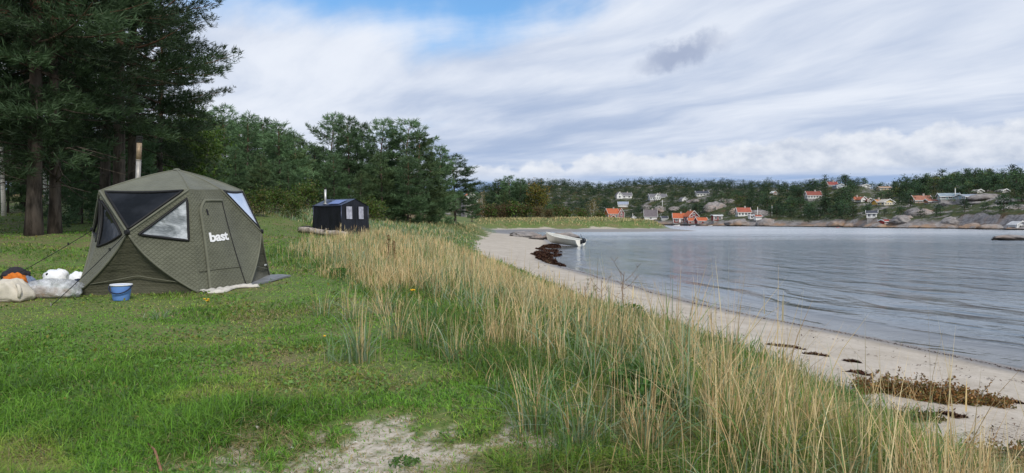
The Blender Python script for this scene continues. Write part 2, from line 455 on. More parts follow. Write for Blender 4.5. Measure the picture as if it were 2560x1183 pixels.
fr = E.nt.nodes.new('ShaderNodeFresnel'); fr.inputs[0].default_value = 1.33; E.nt.links.new(bp.outputs[0], fr.inputs['Normal'])
mx2 = E.nt.nodes.new('ShaderNodeMixShader'); E.nt.links.new(fr.outputs[0], mx2.inputs[0])
E.nt.links.new(mx1.outputs[0], mx2.inputs[1]); E.nt.links.new(gl.outputs[0], mx2.inputs[2]); E.nt.links.new(mx2.outputs[0], o_.inputs[0])
tag(link('water', wme, m_water), kind='structure')

# ------------------------------------------------------------------ the hillside across the bay
SH_P = [900, 1050, 1400, 1600, 1800, 2000, 2200, 2400, 2560, 2900, 3300, 3800]
SH_D = [300, 330, 400, 410, 328, 292, 241, 215, 182, 142, 120, 110]
SKY_P = [900, 1150, 1200, 1260, 1320, 1400, 1500, 1560, 1600, 1680, 1750, 1800, 1850, 1920, 1985, 2040, 2100, 2150, 2190, 2260, 2320, 2400, 2480, 2560, 3800]
SKY_Y = [478, 476, 470, 462, 451, 454, 462, 456, 451, 451, 457, 453, 458, 456, 463, 455, 448, 452, 462, 456, 449, 441, 436, 433, 430]
def hill_S(p): return np.interp(p, SH_P, SH_D)
def hill_z(p, t):
    p = np.asarray(p, float); t = np.asarray(t, float)
    S = hill_S(p); W = np.interp(p, [1000, 1500, 1800, 2200, 2560, 3800], [200, 160, 140, 130, 120, 120])
    Hc = CZ + (HY - np.interp(p, SKY_P, SKY_Y)) / F * (S + W) - 3.0
    cl = np.interp(p, [1000, 1400, 1650, 1800, 1900, 2050, 2150, 2300, 2450, 2560, 3000], [1.5, 0.8, 0.7, 1.8, 2.4, 1.3, 2.6, 2.4, 4.2, 3.4, 4])
    y = S + t; x = (p - CX) / F * y
    s = np.clip(t / W, 0, 1)
    z = cl * ss(t, -0.5, 7) + (Hc - cl) * (0.75 * s + 0.25 * ss(s, 0, 1)) - 0.03 * np.maximum(t - W, 0)
    z = z + ((fbm(x * 0.05, y * 0.05, 4, 21) - 0.5) * 5.0 * ss(t, 8, 40) + (fbm(x * 0.22, y * 0.22, 4, 22) - 0.5) * 1.8 * ss(t, 1, 9)) * (1 - 0.6 * ss(s, 0.7, 1))
    z = np.where(t < -0.5, -1.5, z)
    return z
def hat(px, py):
    """the point of the far hillside seen at photo pixel (px, py)"""
    t = np.linspace(-0.4, 260, 1400); S = float(hill_S(px)); D = S + t
    z = hill_z(np.full(t.shape, px), t); zr = CZ + (HY - py) / F * D
    ok = z >= zr
    i = int(np.argmax(ok)) if ok.any() else 700
    return Vector(((px - CX) / F * D[i], D[i], float(z[i])))
hp = np.concatenate([np.arange(900, 2640, 7.0), np.arange(2640, 3800, 20.0)])
ht = np.concatenate([[-6, -1.0], np.linspace(-0.4, 12, 14), np.linspace(13.5, 150, 66), np.linspace(156, 420, 22)])
HP, HT = np.meshgrid(hp, ht)
HZ = hill_z(HP, HT); HYY = hill_S(HP) + HT; HX = (HP - CX) / F * HYY
nr, nc = HP.shape; ii = np.arange(nr * nc).reshape(nr, nc)
HFc = np.stack([ii[:-1, :-1], ii[1:, :-1], ii[1:, 1:], ii[:-1, 1:]], -1).reshape(-1, 4)[:, ::-1]
hme = mesh_arrays('hill', np.stack([HX, HYY, HZ], -1).reshape(-1, 3), HFc, smooth=True)
def granite(name, heather=True, tide=1.0):
    m, o = new_mat(name)
    g = E.nt.nodes.new('ShaderNodeNewGeometry'); P = E(g.outputs['Position']); x, y, z = sep(P); nx, ny, nz = sep(E(g.outputs['Normal']))
    a = noise(P, 0.16, 6, 0.6); b = noise(P, 0.9, 6, 0.65); c = noise(vec(x * 0.5, y * 0.5, z * 2.4), 0.8, 5, 0.6, 0.6)
    rock = cmix(sstep(b * 0.5 + c * 0.5, 0.36, 0.64), (0.15, 0.135, 0.13), (0.34, 0.315, 0.30))
    rock = cmix(sstep(a, 0.48, 0.66, 0.0, 0.6), rock, (0.36, 0.26, 0.20))
    rock = cmix(sstep(c, 0.60, 0.74, 0.0, 0.65), rock, (0.09, 0.085, 0.08))
    rust = sstep(z + (b - 0.5) * 3.0, 0.5, 2.2, 0.75 * tide, 0.0) * sstep(a, 0.38, 0.58)
    rock = cmix(rust, rock, (0.33, 0.20, 0.11))
    rock = cmix(sstep(z + (b - 0.5) * 0.3, 0.18, 0.42, 1.0, 0.0), rock, (0.018, 0.016, 0.014))   # black tide line
    if heather:
        gr = cmix(sstep(b, 0.35, 0.65), (0.026, 0.046, 0.014), (0.062, 0.068, 0.022))
        gr = cmix(sstep(a, 0.55, 0.7), gr, (0.11, 0.06, 0.035))
        k = sstep(a * 0.7 + b * 0.3 + sstep(nz, 0.55, 0.95, -0.10, 0.06), 0.46, 0.54) * sstep(z, 1.2, 3.2)
        rock = cmix(k, rock, gr)
    bsdf(o, rock, 0.9, 0.2, 0, b * 0.6 + c * 0.6, 0.5, 0.8)
    return m
m_hill = granite('hill_granite_and_heather')
m_rock = granite('bare_granite', False)
m_bayrock = granite('dark_bay_rock', False, 0.0)
tag(link('hill', hme, m_hill), kind='structure')
# ================================================================== trees
def bark(name, c1, c2, c3=None, sc=6.0, z_lo=4.0, z_hi=8.0):
    m, o = new_mat(name)
    c = coord(); x, y, z = sep(c)
    n1 = noise(vec(x * 1.0, y * 1.0, z * 0.22), sc, 6, 0.65); n2 = noise(c, 1.1, 3, 0.5)
    col = cmix(sstep(n1, 0.35, 0.62), c1, c2)
    if c3: col = cmix(sstep(z + (n2 - 0.5) * 4, z_lo, z_hi), col, cmix(sstep(n1, 0.35, 0.65), tuple(q * 0.6 for q in c3), c3))
    bsdf(o, col, 0.9, 0.2, 0, n1, 0.05, 1.0)
    return m
m_pinebark = bark('pine_bark', (0.030, 0.024, 0.019), (0.105, 0.085, 0.070), (0.20, 0.105, 0.065), 5.0, 5.0, 9.0)
m_greybark = bark('grey_bark', (0.06, 0.055, 0.05), (0.17, 0.155, 0.14))
m_birch, o_ = new_mat('birch_bark')
c_ = coord(); x_, y_, z_ = sep(c_)
nb_ = noise(vec(x_ * 2.0, y_ * 2.0, z_ * 9.0), 1.2, 5, 0.6)
bsdf(o_, cmix(sstep(nb_, 0.55, 0.66), (0.62, 0.59, 0.54), (0.05, 0.045, 0.04)), 0.8, 0.2)
m_needles = foliage('pine_needles', 0.22, 0.55, 0.36, 0.2)
m_leaves = foliage('broad_leaves', 0.35, 0.5, 0.15, 0.25)

def unit(v): return v / (np.linalg.norm(v, axis=-1, keepdims=True) + 1e-9)
def spikes(rng, P, Dr, k, ln, wd, spread, up, cols):
    """k narrow triangles fanning out of every point: needle bunches"""
    n = len(P)
    Pk = np.repeat(P, k, 0); Dk = np.repeat(Dr, k, 0)
    d = unit(Dk + rng.normal(0, spread, (n * k, 3)) + np.array([0, 0, up]))
    L = ln * rng.uniform(0.6, 1.25, (n * k, 1))
    s = unit(np.cross(d, rng.normal(0, 1, (n * k, 3)))) * wd * rng.uniform(0.7, 1.3, (n * k, 1))
    b = Pk + rng.normal(0, ln * 0.12, (n * k, 3))
    m = b + d * L * 0.45
    V = np.stack([b, m + s, b + d * L, m - s], 1).reshape(-1, 3)
    i = np.arange(n * k) * 4
    Fq = np.stack([i, i + 1, i + 2, i + 3], -1)
    C = np.repeat(np.repeat(cols, k, 0) * rng.uniform(0.8, 1.2, (n * k, 1)), 4, 0)
    return V, Fq, C
def leaves(rng, P, size, cols, up=0.5):
    n = len(P)
    nrm = unit(rng.normal(0, 1, (n, 3)) + np.array([0, 0, up]))
    a = unit(np.cross(nrm, rng.normal(0, 1, (n, 3)))); b = np.cross(nrm, a)
    s = size * rng.uniform(0.6, 1.3, (n, 1))
    V = np.stack([P - a * s, P + b * s * 0.55, P + a * s, P - b * s * 0.55], 1).reshape(-1, 3)
    i = np.arange(n) * 4
    return V, np.stack([i, i + 1, i + 2, i + 3], -1), np.repeat(cols, 4, 0)

PINE_C = np.array([0.071, 0.120, 0.055])
def pine_meshes(name, seed, H, z0, R, nb, tuft_l, tuft_w, k, density, lean=0.0, conic=0.6, r0=0.0, dead=4, warm=0.0, droop=0.0, col=PINE_C, flat=0.6):
    rng = np.random.default_rng(seed)
    r0 = r0 or H * 0.015
    mb = MB()
    ph = rng.uniform(0, 6.28, 2)
    def tr(h):
        s = h / H
        return np.array([lean * h * s + 0.012 * H * math.sin(s * 4 + ph[0]) * s, 0.012 * H * math.sin(s * 5 + ph[1]) * s, h])
    hs = np.linspace(-0.3, H * 0.97, 12)
    mb.tube([tr(h) for h in hs], [r0 * (1.35 if h < 0 else 1.0) * (1 - max(h, 0) / H) ** 0.75 + 0.012 for h in hs], 9)
    P = []; D = []; C = []
    az = rng.uniform(0, 6.28)
    for i in range(nb):
        f = ((i + rng.uniform(0, 1)) / nb)
        h = z0 + (H - z0) * f ** 0.92
        az += 2.4 + rng.normal(0, 0.5)
        prof = (1 - f) ** conic * (0.55 + 0.45 * min(1, f * 3.5)) + 0.06
        L = R * prof * rng.uniform(0.65, 1.15)
        elev = math.radians(rng.normal(-6 + 50 * f ** 1.5 - droop * (1 - f), 8))
        dh = np.array([math.cos(az), math.sin(az), 0.0]); sd = np.array([-dh[1], dh[0], 0])
        b = tr(h); pts = []
        curl = rng.uniform(0.05, 0.28); sway = rng.normal(0, 0.12)
        for s in np.linspace(0, 1, 6):
            pts.append(b + dh * L * s * math.cos(elev) + np.array([0, 0, 1]) * (L * s * math.sin(elev) + L * curl * s ** 2.2) + sd * L * sway * s * s)
        rb = max(0.012, r0 * 0.30 * (L / R) ** 0.8)
        mb.tube(pts, [rb * (1 - 0.85 * s) for s in np.linspace(0, 1, 6)], 4, cap=False)
        pts = np.array(pts)
        bc = rng.uniform(0.72, 1.32); yel = warm * rng.uniform(0, 1)
        nt_ = max(3, int(L * 3.2))
        for j in range(nt_):
            s = 0.22 + 0.78 * (j + rng.uniform(0, 1)) / nt_
            q = s * 5; i0 = min(int(q), 4); p0 = pts[i0] + (pts[i0 + 1] - pts[i0]) * (q - i0)
            sgn = 1 if j % 2 else -1
            a2 = math.radians(rng.uniform(25, 75)) * sgn
            td = dh * math.cos(a2) + sd * math.sin(a2) + np.array([0, 0, rng.uniform(-0.05, 0.45)])
            td /= np.linalg.norm(td)
            tl = (0.34 * L * (1.15 - s) + 0.28) * rng.uniform(0.7, 1.2)
            nq = max(2, int(tl * density))
            ss_ = np.linspace(0.25, 1.0, nq) + rng.uniform(-0.05, 0.05, nq)
            P.append(p0 + td * tl * ss_[:, None] + rng.normal(0, 0.05 + 0.02 * L, (nq, 3)) * np.array([1, 1, flat]))
            D.append(np.repeat(td[None], nq, 0)); 
            c = col * bc * rng.uniform(0.85, 1.18) * (1 + yel * np.array([0.9, 0.35, -0.1]))
            C.append(np.repeat(c[None], nq, 0))
    for i in range(dead):      # bare dead limbs under the crown
        h = rng.uniform(z0 * 0.45, z0 * 1.1); a = rng.uniform(0, 6.28); L = R * rng.uniform(0.25, 0.6)
        dh = np.array([math.cos(a), math.sin(a), 0]); b = tr(h)
        mb.tube([b, b + dh * L * 0.5 + np.array([0, 0, L * 0.12]), b + dh * L + np.array([0, 0, -L * 0.02])], [r0 * 0.16, r0 * 0.10, 0.01], 4, cap=False)
    P = np.concatenate(P); D = np.concatenate(D); C = np.concatenate(C)
    V, Fq, Cc = spikes(rng, P, D, k, tuft_l, tuft_w, 0.55, 0.28, C)
    return mb.mesh(name + '_trunk', True), mesh_arrays(name + '_crown', V, Fq, Cc)
def leafy_meshes(name, seed, H, z0, R, n, size, cols, stems=1, open_=0.35, r0=0.0):
    rng = np.random.default_rng(seed); mb = MB(); P = []; C = []
    r0 = r0 or H * 0.014
    for s in range(stems):
        off = rng.normal(0, 0.12 * R, 2) if stems > 1 else np.zeros(2)
        lean = rng.normal(0, 0.12, 2) + off * 0.25
        top = H * rng.uniform(0.8, 1.0)
        path = [np.array([off[0] + lean[0] * h, off[1] + lean[1] * h, h]) for h in np.linspace(-0.2, top * 0.9, 7)]
        mb.tube(path, [r0 * (1 - 0.85 * q) for q in np.linspace(0, 1, 7)], 6)
        nl = 16
        for i in range(nl):
            f = (i + rng.uniform(0, 1)) / nl
            h = z0 + (top - z0) * f
            b = np.array([off[0] + lean[0] * h, off[1] + lean[1] * h, h])
            a = rng.uniform(0, 6.28); L = R * (1 - 0.75 * f ** 1.6) * rng.uniform(0.55, 1.05) * (0.6 + 0.4 * min(1, f * 3))
            el = rng.uniform(0.25, 0.9)
            tip = b + np.array([math.cos(a) * math.cos(el), math.sin(a) * math.cos(el), math.sin(el)]) * L
            mb.tube([b, (b + tip) / 2 + np.array([0, 0, -0.04 * L]), tip], [r0 * 0.3 * (1 - f) + 0.01, r0 * 0.18, 0.008], 4, cap=False)
            m_ = max(2, int(n / (stems * nl)))
            cl = rng.integers(3, 6)
            for c in range(cl):
                t = rng.uniform(0.35, 1.05); cc = b + (tip - b) * t + rng.normal(0, open_ * R * 0.35, 3)
                q = m_ // cl + 1
                P.append(cc + rng.normal(0, 0.16 * R, (q, 3)) * np.array([1, 1, 0.7]))
                base = cols[rng.integers(0, len(cols))] * rng.uniform(0.75, 1.25)
                C.append(np.repeat(base[None], q, 0) * rng.uniform(0.8, 1.2, (q, 1)))
    P = np.concatenate(P); C = np.concatenate(C)
    ok = P[:, 2] > 0.05; P = P[ok]; C = C[ok]
    V, Fq, Cc = leaves(rng, P, size, C)
    return mb.mesh(name + '_trunk', True), mesh_arrays(name + '_crown', V, Fq, Cc)
def plant_tree(name, meshes, barkm, leafm, loc, rz, sc, label, cat='tree', group=None, sz=None):
    t = thing(name, label, cat, loc, rz, group)
    t.scale = (sc, sc, sz or sc)
    if not meshes[0].materials: meshes[0].materials.append(barkm)
    if not meshes[1].materials: meshes[1].materials.append(leafm)
    link('trunk', meshes[0], None, t); link('crown', meshes[1], None, t)
    return t

def on_ground(px, D, dz=0.0):
    x = (px - CX) / F * D
    return Vector((x, D, hz1(x, D) + dz))

# near pines on the left
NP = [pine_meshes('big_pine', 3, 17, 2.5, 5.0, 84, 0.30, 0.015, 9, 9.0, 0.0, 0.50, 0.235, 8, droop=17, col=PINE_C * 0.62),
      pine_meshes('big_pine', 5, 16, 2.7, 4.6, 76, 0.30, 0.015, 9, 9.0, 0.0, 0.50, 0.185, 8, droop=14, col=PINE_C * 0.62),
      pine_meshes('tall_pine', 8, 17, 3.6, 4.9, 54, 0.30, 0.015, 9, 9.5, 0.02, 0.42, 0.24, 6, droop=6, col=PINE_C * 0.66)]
g = 'pines at the left edge of the meadow'
def npine(v, px, D, rz, sc, label, name='pine_tree', sz=None):
    return plant_tree(name, NP[v], m_pinebark, m_needles, on_ground(px, D, -0.05), rz, sc, label, 'pine', g, sz)
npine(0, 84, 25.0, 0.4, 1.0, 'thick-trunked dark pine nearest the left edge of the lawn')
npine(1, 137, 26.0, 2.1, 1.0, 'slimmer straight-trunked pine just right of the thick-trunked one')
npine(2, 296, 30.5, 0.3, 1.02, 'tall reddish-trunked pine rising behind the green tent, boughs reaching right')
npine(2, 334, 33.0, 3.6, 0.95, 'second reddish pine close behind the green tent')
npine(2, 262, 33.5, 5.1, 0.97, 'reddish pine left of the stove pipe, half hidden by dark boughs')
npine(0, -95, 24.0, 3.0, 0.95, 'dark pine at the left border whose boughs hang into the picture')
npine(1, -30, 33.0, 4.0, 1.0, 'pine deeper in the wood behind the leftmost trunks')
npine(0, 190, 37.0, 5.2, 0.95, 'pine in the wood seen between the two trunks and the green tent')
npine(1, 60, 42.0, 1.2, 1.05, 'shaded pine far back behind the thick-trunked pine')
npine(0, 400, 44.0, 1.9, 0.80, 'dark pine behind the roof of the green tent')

# mid-distance wood
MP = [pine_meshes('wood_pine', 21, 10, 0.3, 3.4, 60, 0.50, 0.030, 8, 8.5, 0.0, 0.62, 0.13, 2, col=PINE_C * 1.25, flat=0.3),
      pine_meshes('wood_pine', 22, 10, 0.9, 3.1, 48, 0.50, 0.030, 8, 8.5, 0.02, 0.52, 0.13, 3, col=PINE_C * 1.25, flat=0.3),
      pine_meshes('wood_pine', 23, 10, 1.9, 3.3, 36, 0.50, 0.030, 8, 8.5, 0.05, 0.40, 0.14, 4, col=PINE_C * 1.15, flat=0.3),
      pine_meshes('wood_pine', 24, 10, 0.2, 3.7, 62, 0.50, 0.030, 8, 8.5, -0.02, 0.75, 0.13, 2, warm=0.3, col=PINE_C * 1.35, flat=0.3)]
def mid(v, px, D, ytop, wide, label, grp, rz=None, name='pine_tree'):
    b = on_ground(px, D, -0.1)
    H = CZ + (HY - ytop) / F * D - b.z
    t = plant_tree(name, MP[v], m_pinebark, m_needles, b, random.uniform(0, 6.28) if rz is None else rz, H / 10 * wide, label, 'pine', grp, H / 10)
    return t
g2 = 'pines of the wood behind the green tent'
for a in [(1, 450, 70, 296, 1.0, 'pine left of the light green tree behind the tent roof'), (2, 500, 74, 285, 0.95, 'pine just left of the notch where the big boughs end'),
          (2, 566, 72, 279, 0.95, 'topmost pine of the wood right behind the green tent'), (0, 618, 68, 292, 1.0, 'pointed pine right of the topmost one behind the tent'),
          (1, 660, 72, 306, 1.0, 'narrow pine midway between the green tent and the black tent'), (0, 700, 64, 312, 1.15, 'broad bushy pine above the brown bank'),
          (3, 742, 74, 338, 1.05, 'low dark pine at the right end of the wood above the bank'), (0, 590, 60, 372, 1.0, 'low pine just above the right roof corner of the green tent'),
          (3, 655, 58, 390, 0.95, 'small pine with dead lower trunk above the heath bank'), (1, 720, 62, 410, 1.0, 'small front pine left of the black tent chimney'),
          (0, 535, 56, 400, 1.0, 'small pine behind the roof slope of the green tent'), (2, 380, 66, 300, 1.0, 'pine deep in the wood right of the stove pipe'),
          (1, 310, 62, 330, 1.0, 'pine deep in the wood straight behind the stove pipe'), (0, 235, 60, 340, 1.0, 'pine deep in the wood above the left roof corner'),
          (1, 150, 64, 330, 1.0, 'pine deep in the wood behind the slim trunk'), (0, 70, 60, 320, 1.0, 'pine deep in the wood behind the thick trunk'), (2, 5, 62, 300, 1.0, 'pine deep in the wood at the left border')]:
    mid(*a[:5], a[5], g2)
g3 = 'pines standing behind the black tent'
for a in [(2, 822, 84, 296, 0.95, 'tallest pine straight behind the black tent chimney'), (1, 872, 80, 303, 1.0, 'tall pine right above the black tent roof'),
          (1, 905, 86, 318, 0.95, 'pine right of the black tent, second row'), (2, 945, 86, 309, 1.0, 'tall round-topped pine in the middle of the clump'),
          (2, 1008, 86, 310, 1.05, 'tall dense pine right of the middle of the clump'), (3, 1050, 80, 340, 1.15, 'leaning pine sloping toward the bay'),
          (0, 835, 74, 390, 1.0, 'light green front pine behind the black tent'), (3, 955, 74, 388, 1.0, 'low front pine between black tent and leaning pine'),
          (0, 1020, 74, 400, 1.25, 'broad low pine with spreading skirts at the dune edge'), (0, 1078, 84, 395, 1.0, 'smaller pine at the right edge of the clump'),
          (0, 1098, 90, 372, 1.0, 'pine closing the clump left of the single slender pine'), (1, 785, 86, 380, 1.0, 'thin dark pine left of the black tent chimney'), (3, 900, 70, 430, 0.9, 'short pine behind the right wall of the black tent'),
          (2, 1138, 95, 398, 1.45, 'single slender pine standing apart at the right end of the clump')]:
    mid(*a[:5], a[5], g3)

for px, D, yt, v in ((20, 88, 330, 0), (60, 95, 335, 1), (105, 86, 330, 3), (150, 98, 340, 0), (200, 90, 330, 1), (245, 86, 335, 3), (290, 96, 330, 0), (335, 88, 325, 1), (385, 94, 320, 3),
                     (430, 88, 318, 0), (470, 96, 310, 1), (520, 90, 305, 0), (560, 98, 310, 3), (600, 92, 312, 0), (645, 96, 318, 1), (685, 88, 330, 3), (725, 98, 345, 0), (770, 92, 362, 1), (800, 104, 372, 3),
                     (840, 108, 380, 0), (890, 104, 375, 1), (940, 108, 380, 3), (985, 104, 385, 0), (-30, 90, 320, 1)):
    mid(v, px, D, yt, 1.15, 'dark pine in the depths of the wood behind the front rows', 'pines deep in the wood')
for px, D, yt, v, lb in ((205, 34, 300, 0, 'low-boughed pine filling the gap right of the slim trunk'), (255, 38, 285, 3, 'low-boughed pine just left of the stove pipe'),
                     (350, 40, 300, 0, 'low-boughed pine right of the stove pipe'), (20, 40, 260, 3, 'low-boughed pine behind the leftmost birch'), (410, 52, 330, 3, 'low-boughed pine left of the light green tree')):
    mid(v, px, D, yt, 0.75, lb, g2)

# birches and broad-leaved trees at the wood's edge
GRN = [np.array([0.075, 0.135, 0.022]), np.array([0.055, 0.105, 0.02]), np.array([0.10, 0.15, 0.03])]
BL = leafy_meshes('birch', 31, 11, 3.5, 2.2, 2200, 0.10, GRN, 1, 0.4, 0.13)
BU = leafy_meshes('rowan', 32, 6, 0.8, 2.6, 3600, 0.12, GRN, 3, 0.4)
for px, D, rz, lb in ((10, 38, 0.2, 'white-barked birch at the left border behind the pines'), (116, 46, 1.3, 'thin white birch between the two dark pine trunks'),
                      (126, 47, 2.9, 'white birch leaning against the slim pine trunk from behind')):
    plant_tree('birch_tree', BL, m_birch, m_leaves, on_ground(px, D, -0.1), rz, 1.0, lb, 'birch', 'birches among the pines')
plant_tree('rowan_tree', BU, m_greybark, m_leaves, on_ground(455, 48, -0.1), 0.5, 1.05, 'light green broad-leaved tree glowing behind the tent roof', 'tree')
plant_tree('rowan_tree', BU, m_greybark, m_leaves, on_ground(520, 62, -0.1), 2.5, 1.0, 'broad-leaved tree in the shade right of the light green one', 'tree')
JU = pine_meshes('sapling', 41, 1.5, 0.1, 0.95, 26, 0.22, 0.012, 9, 9.0, 0, 0.5, 0.03, 0)
plant_tree('pine_sapling', JU, m_pinebark, m_needles, on_ground(150, 28.5), 0.4, 1.0, 'small dark pine sapling behind the slim pine trunk', 'sapling')
SH = leafy_meshes('shrub', 33, 1.6, 0.1, 1.3, 1500, 0.07, GRN + [np.array([0.12, 0.11, 0.03])], 4, 0.4)
for px, D, sc, lb in ((690, 52, 1.0, 'green shrub on the heath bank between the tents'), (735, 50, 0.9, 'low shrub left of the black tent'), (650, 47, 1.0, 'shrub beside the right wall of the green tent'),
                      (765, 60, 1.3, 'shrub at the foot of the wood left of the chimney'), (930, 66, 1.1, 'shrub right behind the black tent')):
    plant_tree('shrub', SH, m_greybark, m_leaves, on_ground(px, D, -0.05), px * 0.1, sc, lb, 'shrub', 'shrubs at the foot of the wood')

# trees and bushes on the spit at the head of the bay
AUT = [np.array([0.20, 0.165, 0.03]), np.array([0.14, 0.15, 0.03]), np.array([0.22, 0.14, 0.035]), np.array([0.11, 0.14, 0.028])]
BR = [np.array([0.14, 0.085, 0.04]), np.array([0.11, 0.10, 0.035]), np.array([0.09, 0.07, 0.035])]
YT = leafy_meshes('autumn', 34, 7.5, 0.8, 3.2, 2200, 0.22, AUT, 4, 0.35)
BA = leafy_meshes('bare', 35, 7, 2.0, 2.2, 500, 0.14, [np.array([0.20, 0.15, 0.05])], 3, 0.5)
BS = leafy_meshes('bush', 36, 2.4, 0.1, 2.2, 800, 0.18, GRN + BR, 4, 0.45)
BB = leafy_meshes('bush', 37, 2.4, 0.1, 2.4, 800, 0.18, BR, 4, 0.45)
def spit(px, D): return on_ground(px, D, -0.1)
gs = 'pines on the spit'
for v, px, D, yt, wd, lb in ((0, 1245, 205, 452, 1.25, 'left pine of the dark clump on the spit'), (1, 1272, 200, 444, 1.2, 'highest pine of the dark clump on the spit'),
                         (0, 1300, 198, 450, 1.2, 'right pine of the dark clump on the spit'), (3, 1258, 195, 478, 1.3, 'low front pine of the dark clump on the spit'),
                         (0, 1375, 200, 512, 1.3, 'small bushy pine right of the yellowing tree'), (1, 1180, 150, 462, 0.9, 'thin pine between the wood and the bare birch')):
    mid(v, px, D, yt, wd, lb, gs)
plant_tree('rowan_tree', YT, m_greybark, m_leaves, spit(1338, 196), 0.3, 1.15, 'yellowing rounded tree at the right of the dark clump', 'tree')
plant_tree('birch_tree', BA, m_birch, m_leaves, spit(1208, 190), 0.9, 1.0, 'half-bare birch with pale stems left of the dark clump', 'birch')
plant_tree('birch_tree', BA, m_birch, m_leaves, spit(1481, 330), 2.2, 1.5, 'half-bare tree with one pale stem left of the red houses', 'tree')
for i, (px, D, sc, bm, lb) in enumerate(((1192, 175, 1.3, BB, 'brown bush at the left end of the spit'), (1218, 178, 1.2, BS, 'green bush under the bare birch'), (1240, 182, 1.1, BB, 'brown bush under the left pine of the clump'),
     (1262, 184, 1.2, BB, 'brown bush under the middle of the dark clump'), (1290, 184, 1.5, BS, 'bright green bush in front of the dark clump'), (1312, 186, 1.2, BS, 'green bush left of the yellowing tree trunk'),
     (1345, 190, 1.0, BB, 'brown bush under the yellowing tree'), (1388, 205, 1.4, BS, 'green bush right of the small bushy pine'), (1420, 260, 1.6, BS, 'green bush on the slope above the dune'), (1455, 280, 1.7, BS, 'bush below the half-bare tree'),
     (1495, 300, 1.7, BS, 'bush left of the orange house'), (1372, 180, 0.8, BB, 'reddish bush below the small bushy pine'))):
    plant_tree('bush', bm, m_greybark, m_leaves, spit(px, D), i * 1.3, sc, lb, 'bush', 'bushes along the spit')
# ================================================================== the green hub tent
def fabric(name, col, quilt=0.0, rough=0.75, cell=0.085):
    m, o = new_mat(name)
    uvn = coord('UV'); ux, uy, _z = sep(uvn); P = coord()
    a = E.m('ABSOLUTE', E.m('SINE', (ux + uy * 1.25) * (math.pi / cell)))
    b = E.m('ABSOLUTE', E.m('SINE', (ux - uy * 1.25) * (math.pi / cell)))
    pad = E.m('POWER', E.m('MINIMUM', a, b), 0.45)
    wr = noise(P, 3.0, 5, 0.6); w2 = noise(vec(ux * 0.7, uy * 5.0, 0.0), 3.2, 4, 0.55); wv = noise(P, 260.0, 2, 0.5)
    c = cmix(sstep(wr, 0.3, 0.7), tuple(q * 0.86 for q in col), tuple(q * 1.12 for q in col))
    if quilt: c = cmix(sstep(E.m('MINIMUM', a, b), 0.0, 0.16, 0.20, 0.0), c, tuple(q * 0.45 for q in col))
    h = wr * 0.7 + w2 * (0.9 if quilt < 0.2 else 0.55) + pad * quilt + wv * 0.03
    bsdf(o, c, rough, 0.28, 0, h, 0.035, 0.85, sheen=0.1)
    return m
m_tent = fabric('olive_quilted_fabric', (0.124, 0.127, 0.090), 0.35)
m_tentroof = fabric('olive_roof_fabric', (0.138, 0.142, 0.106), 0.12)
m_tentlow = fabric('olive_skirt_fabric', (0.078, 0.077, 0.050), 0.10)
m_tentband = fabric('olive_plain_fabric', (0.138, 0.140, 0.102), 0.0)
m_black = plain('black_webbing', (0.012, 0.012, 0.013), 0.6, 0.2, 20)
m_pane_d, o_ = new_mat('dark_clear_vinyl')
c_ = coord(); bsdf(o_, cmix(sstep(noise(c_, 2.0, 4, 0.6), 0.4, 0.75), (0.006, 0.007, 0.008), (0.020, 0.022, 0.026)), 0.08, 0.16, 0, noise(c_, 2.5, 3, 0.5), 0.05, 0.5)
m_pane_w, o_ = new_mat('glare_painted_vinyl')  # whitish sky reflection and backlight painted into the pane colour
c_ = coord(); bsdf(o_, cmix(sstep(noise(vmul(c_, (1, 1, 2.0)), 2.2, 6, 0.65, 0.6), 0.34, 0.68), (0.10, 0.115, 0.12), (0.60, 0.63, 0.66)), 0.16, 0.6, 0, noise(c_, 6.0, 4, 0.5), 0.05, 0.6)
m_pane_b, o_ = new_mat('sky_painted_vinyl')  # pale sky light painted into this pane's base colour
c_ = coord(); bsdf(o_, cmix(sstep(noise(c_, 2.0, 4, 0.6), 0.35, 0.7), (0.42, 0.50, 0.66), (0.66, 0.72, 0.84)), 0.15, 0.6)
m_steel = plain('stainless_steel', (0.36, 0.34, 0.31), 0.55, 0.2, 9, metal=0.45, bump=0.15, bscale=14)
m_heat = plain('heat_tinted_steel', (0.34, 0.25, 0.16), 0.55, 0.3, 9, metal=0.35)
m_soot = plain('sooty_wire', (0.02, 0.02, 0.02), 0.7)
m_rope = plain('dark_guy_rope', (0.020, 0.022, 0.020), 0.8)
m_text = plain('white_print', (0.80, 0.80, 0.80), 0.6, 0.04)

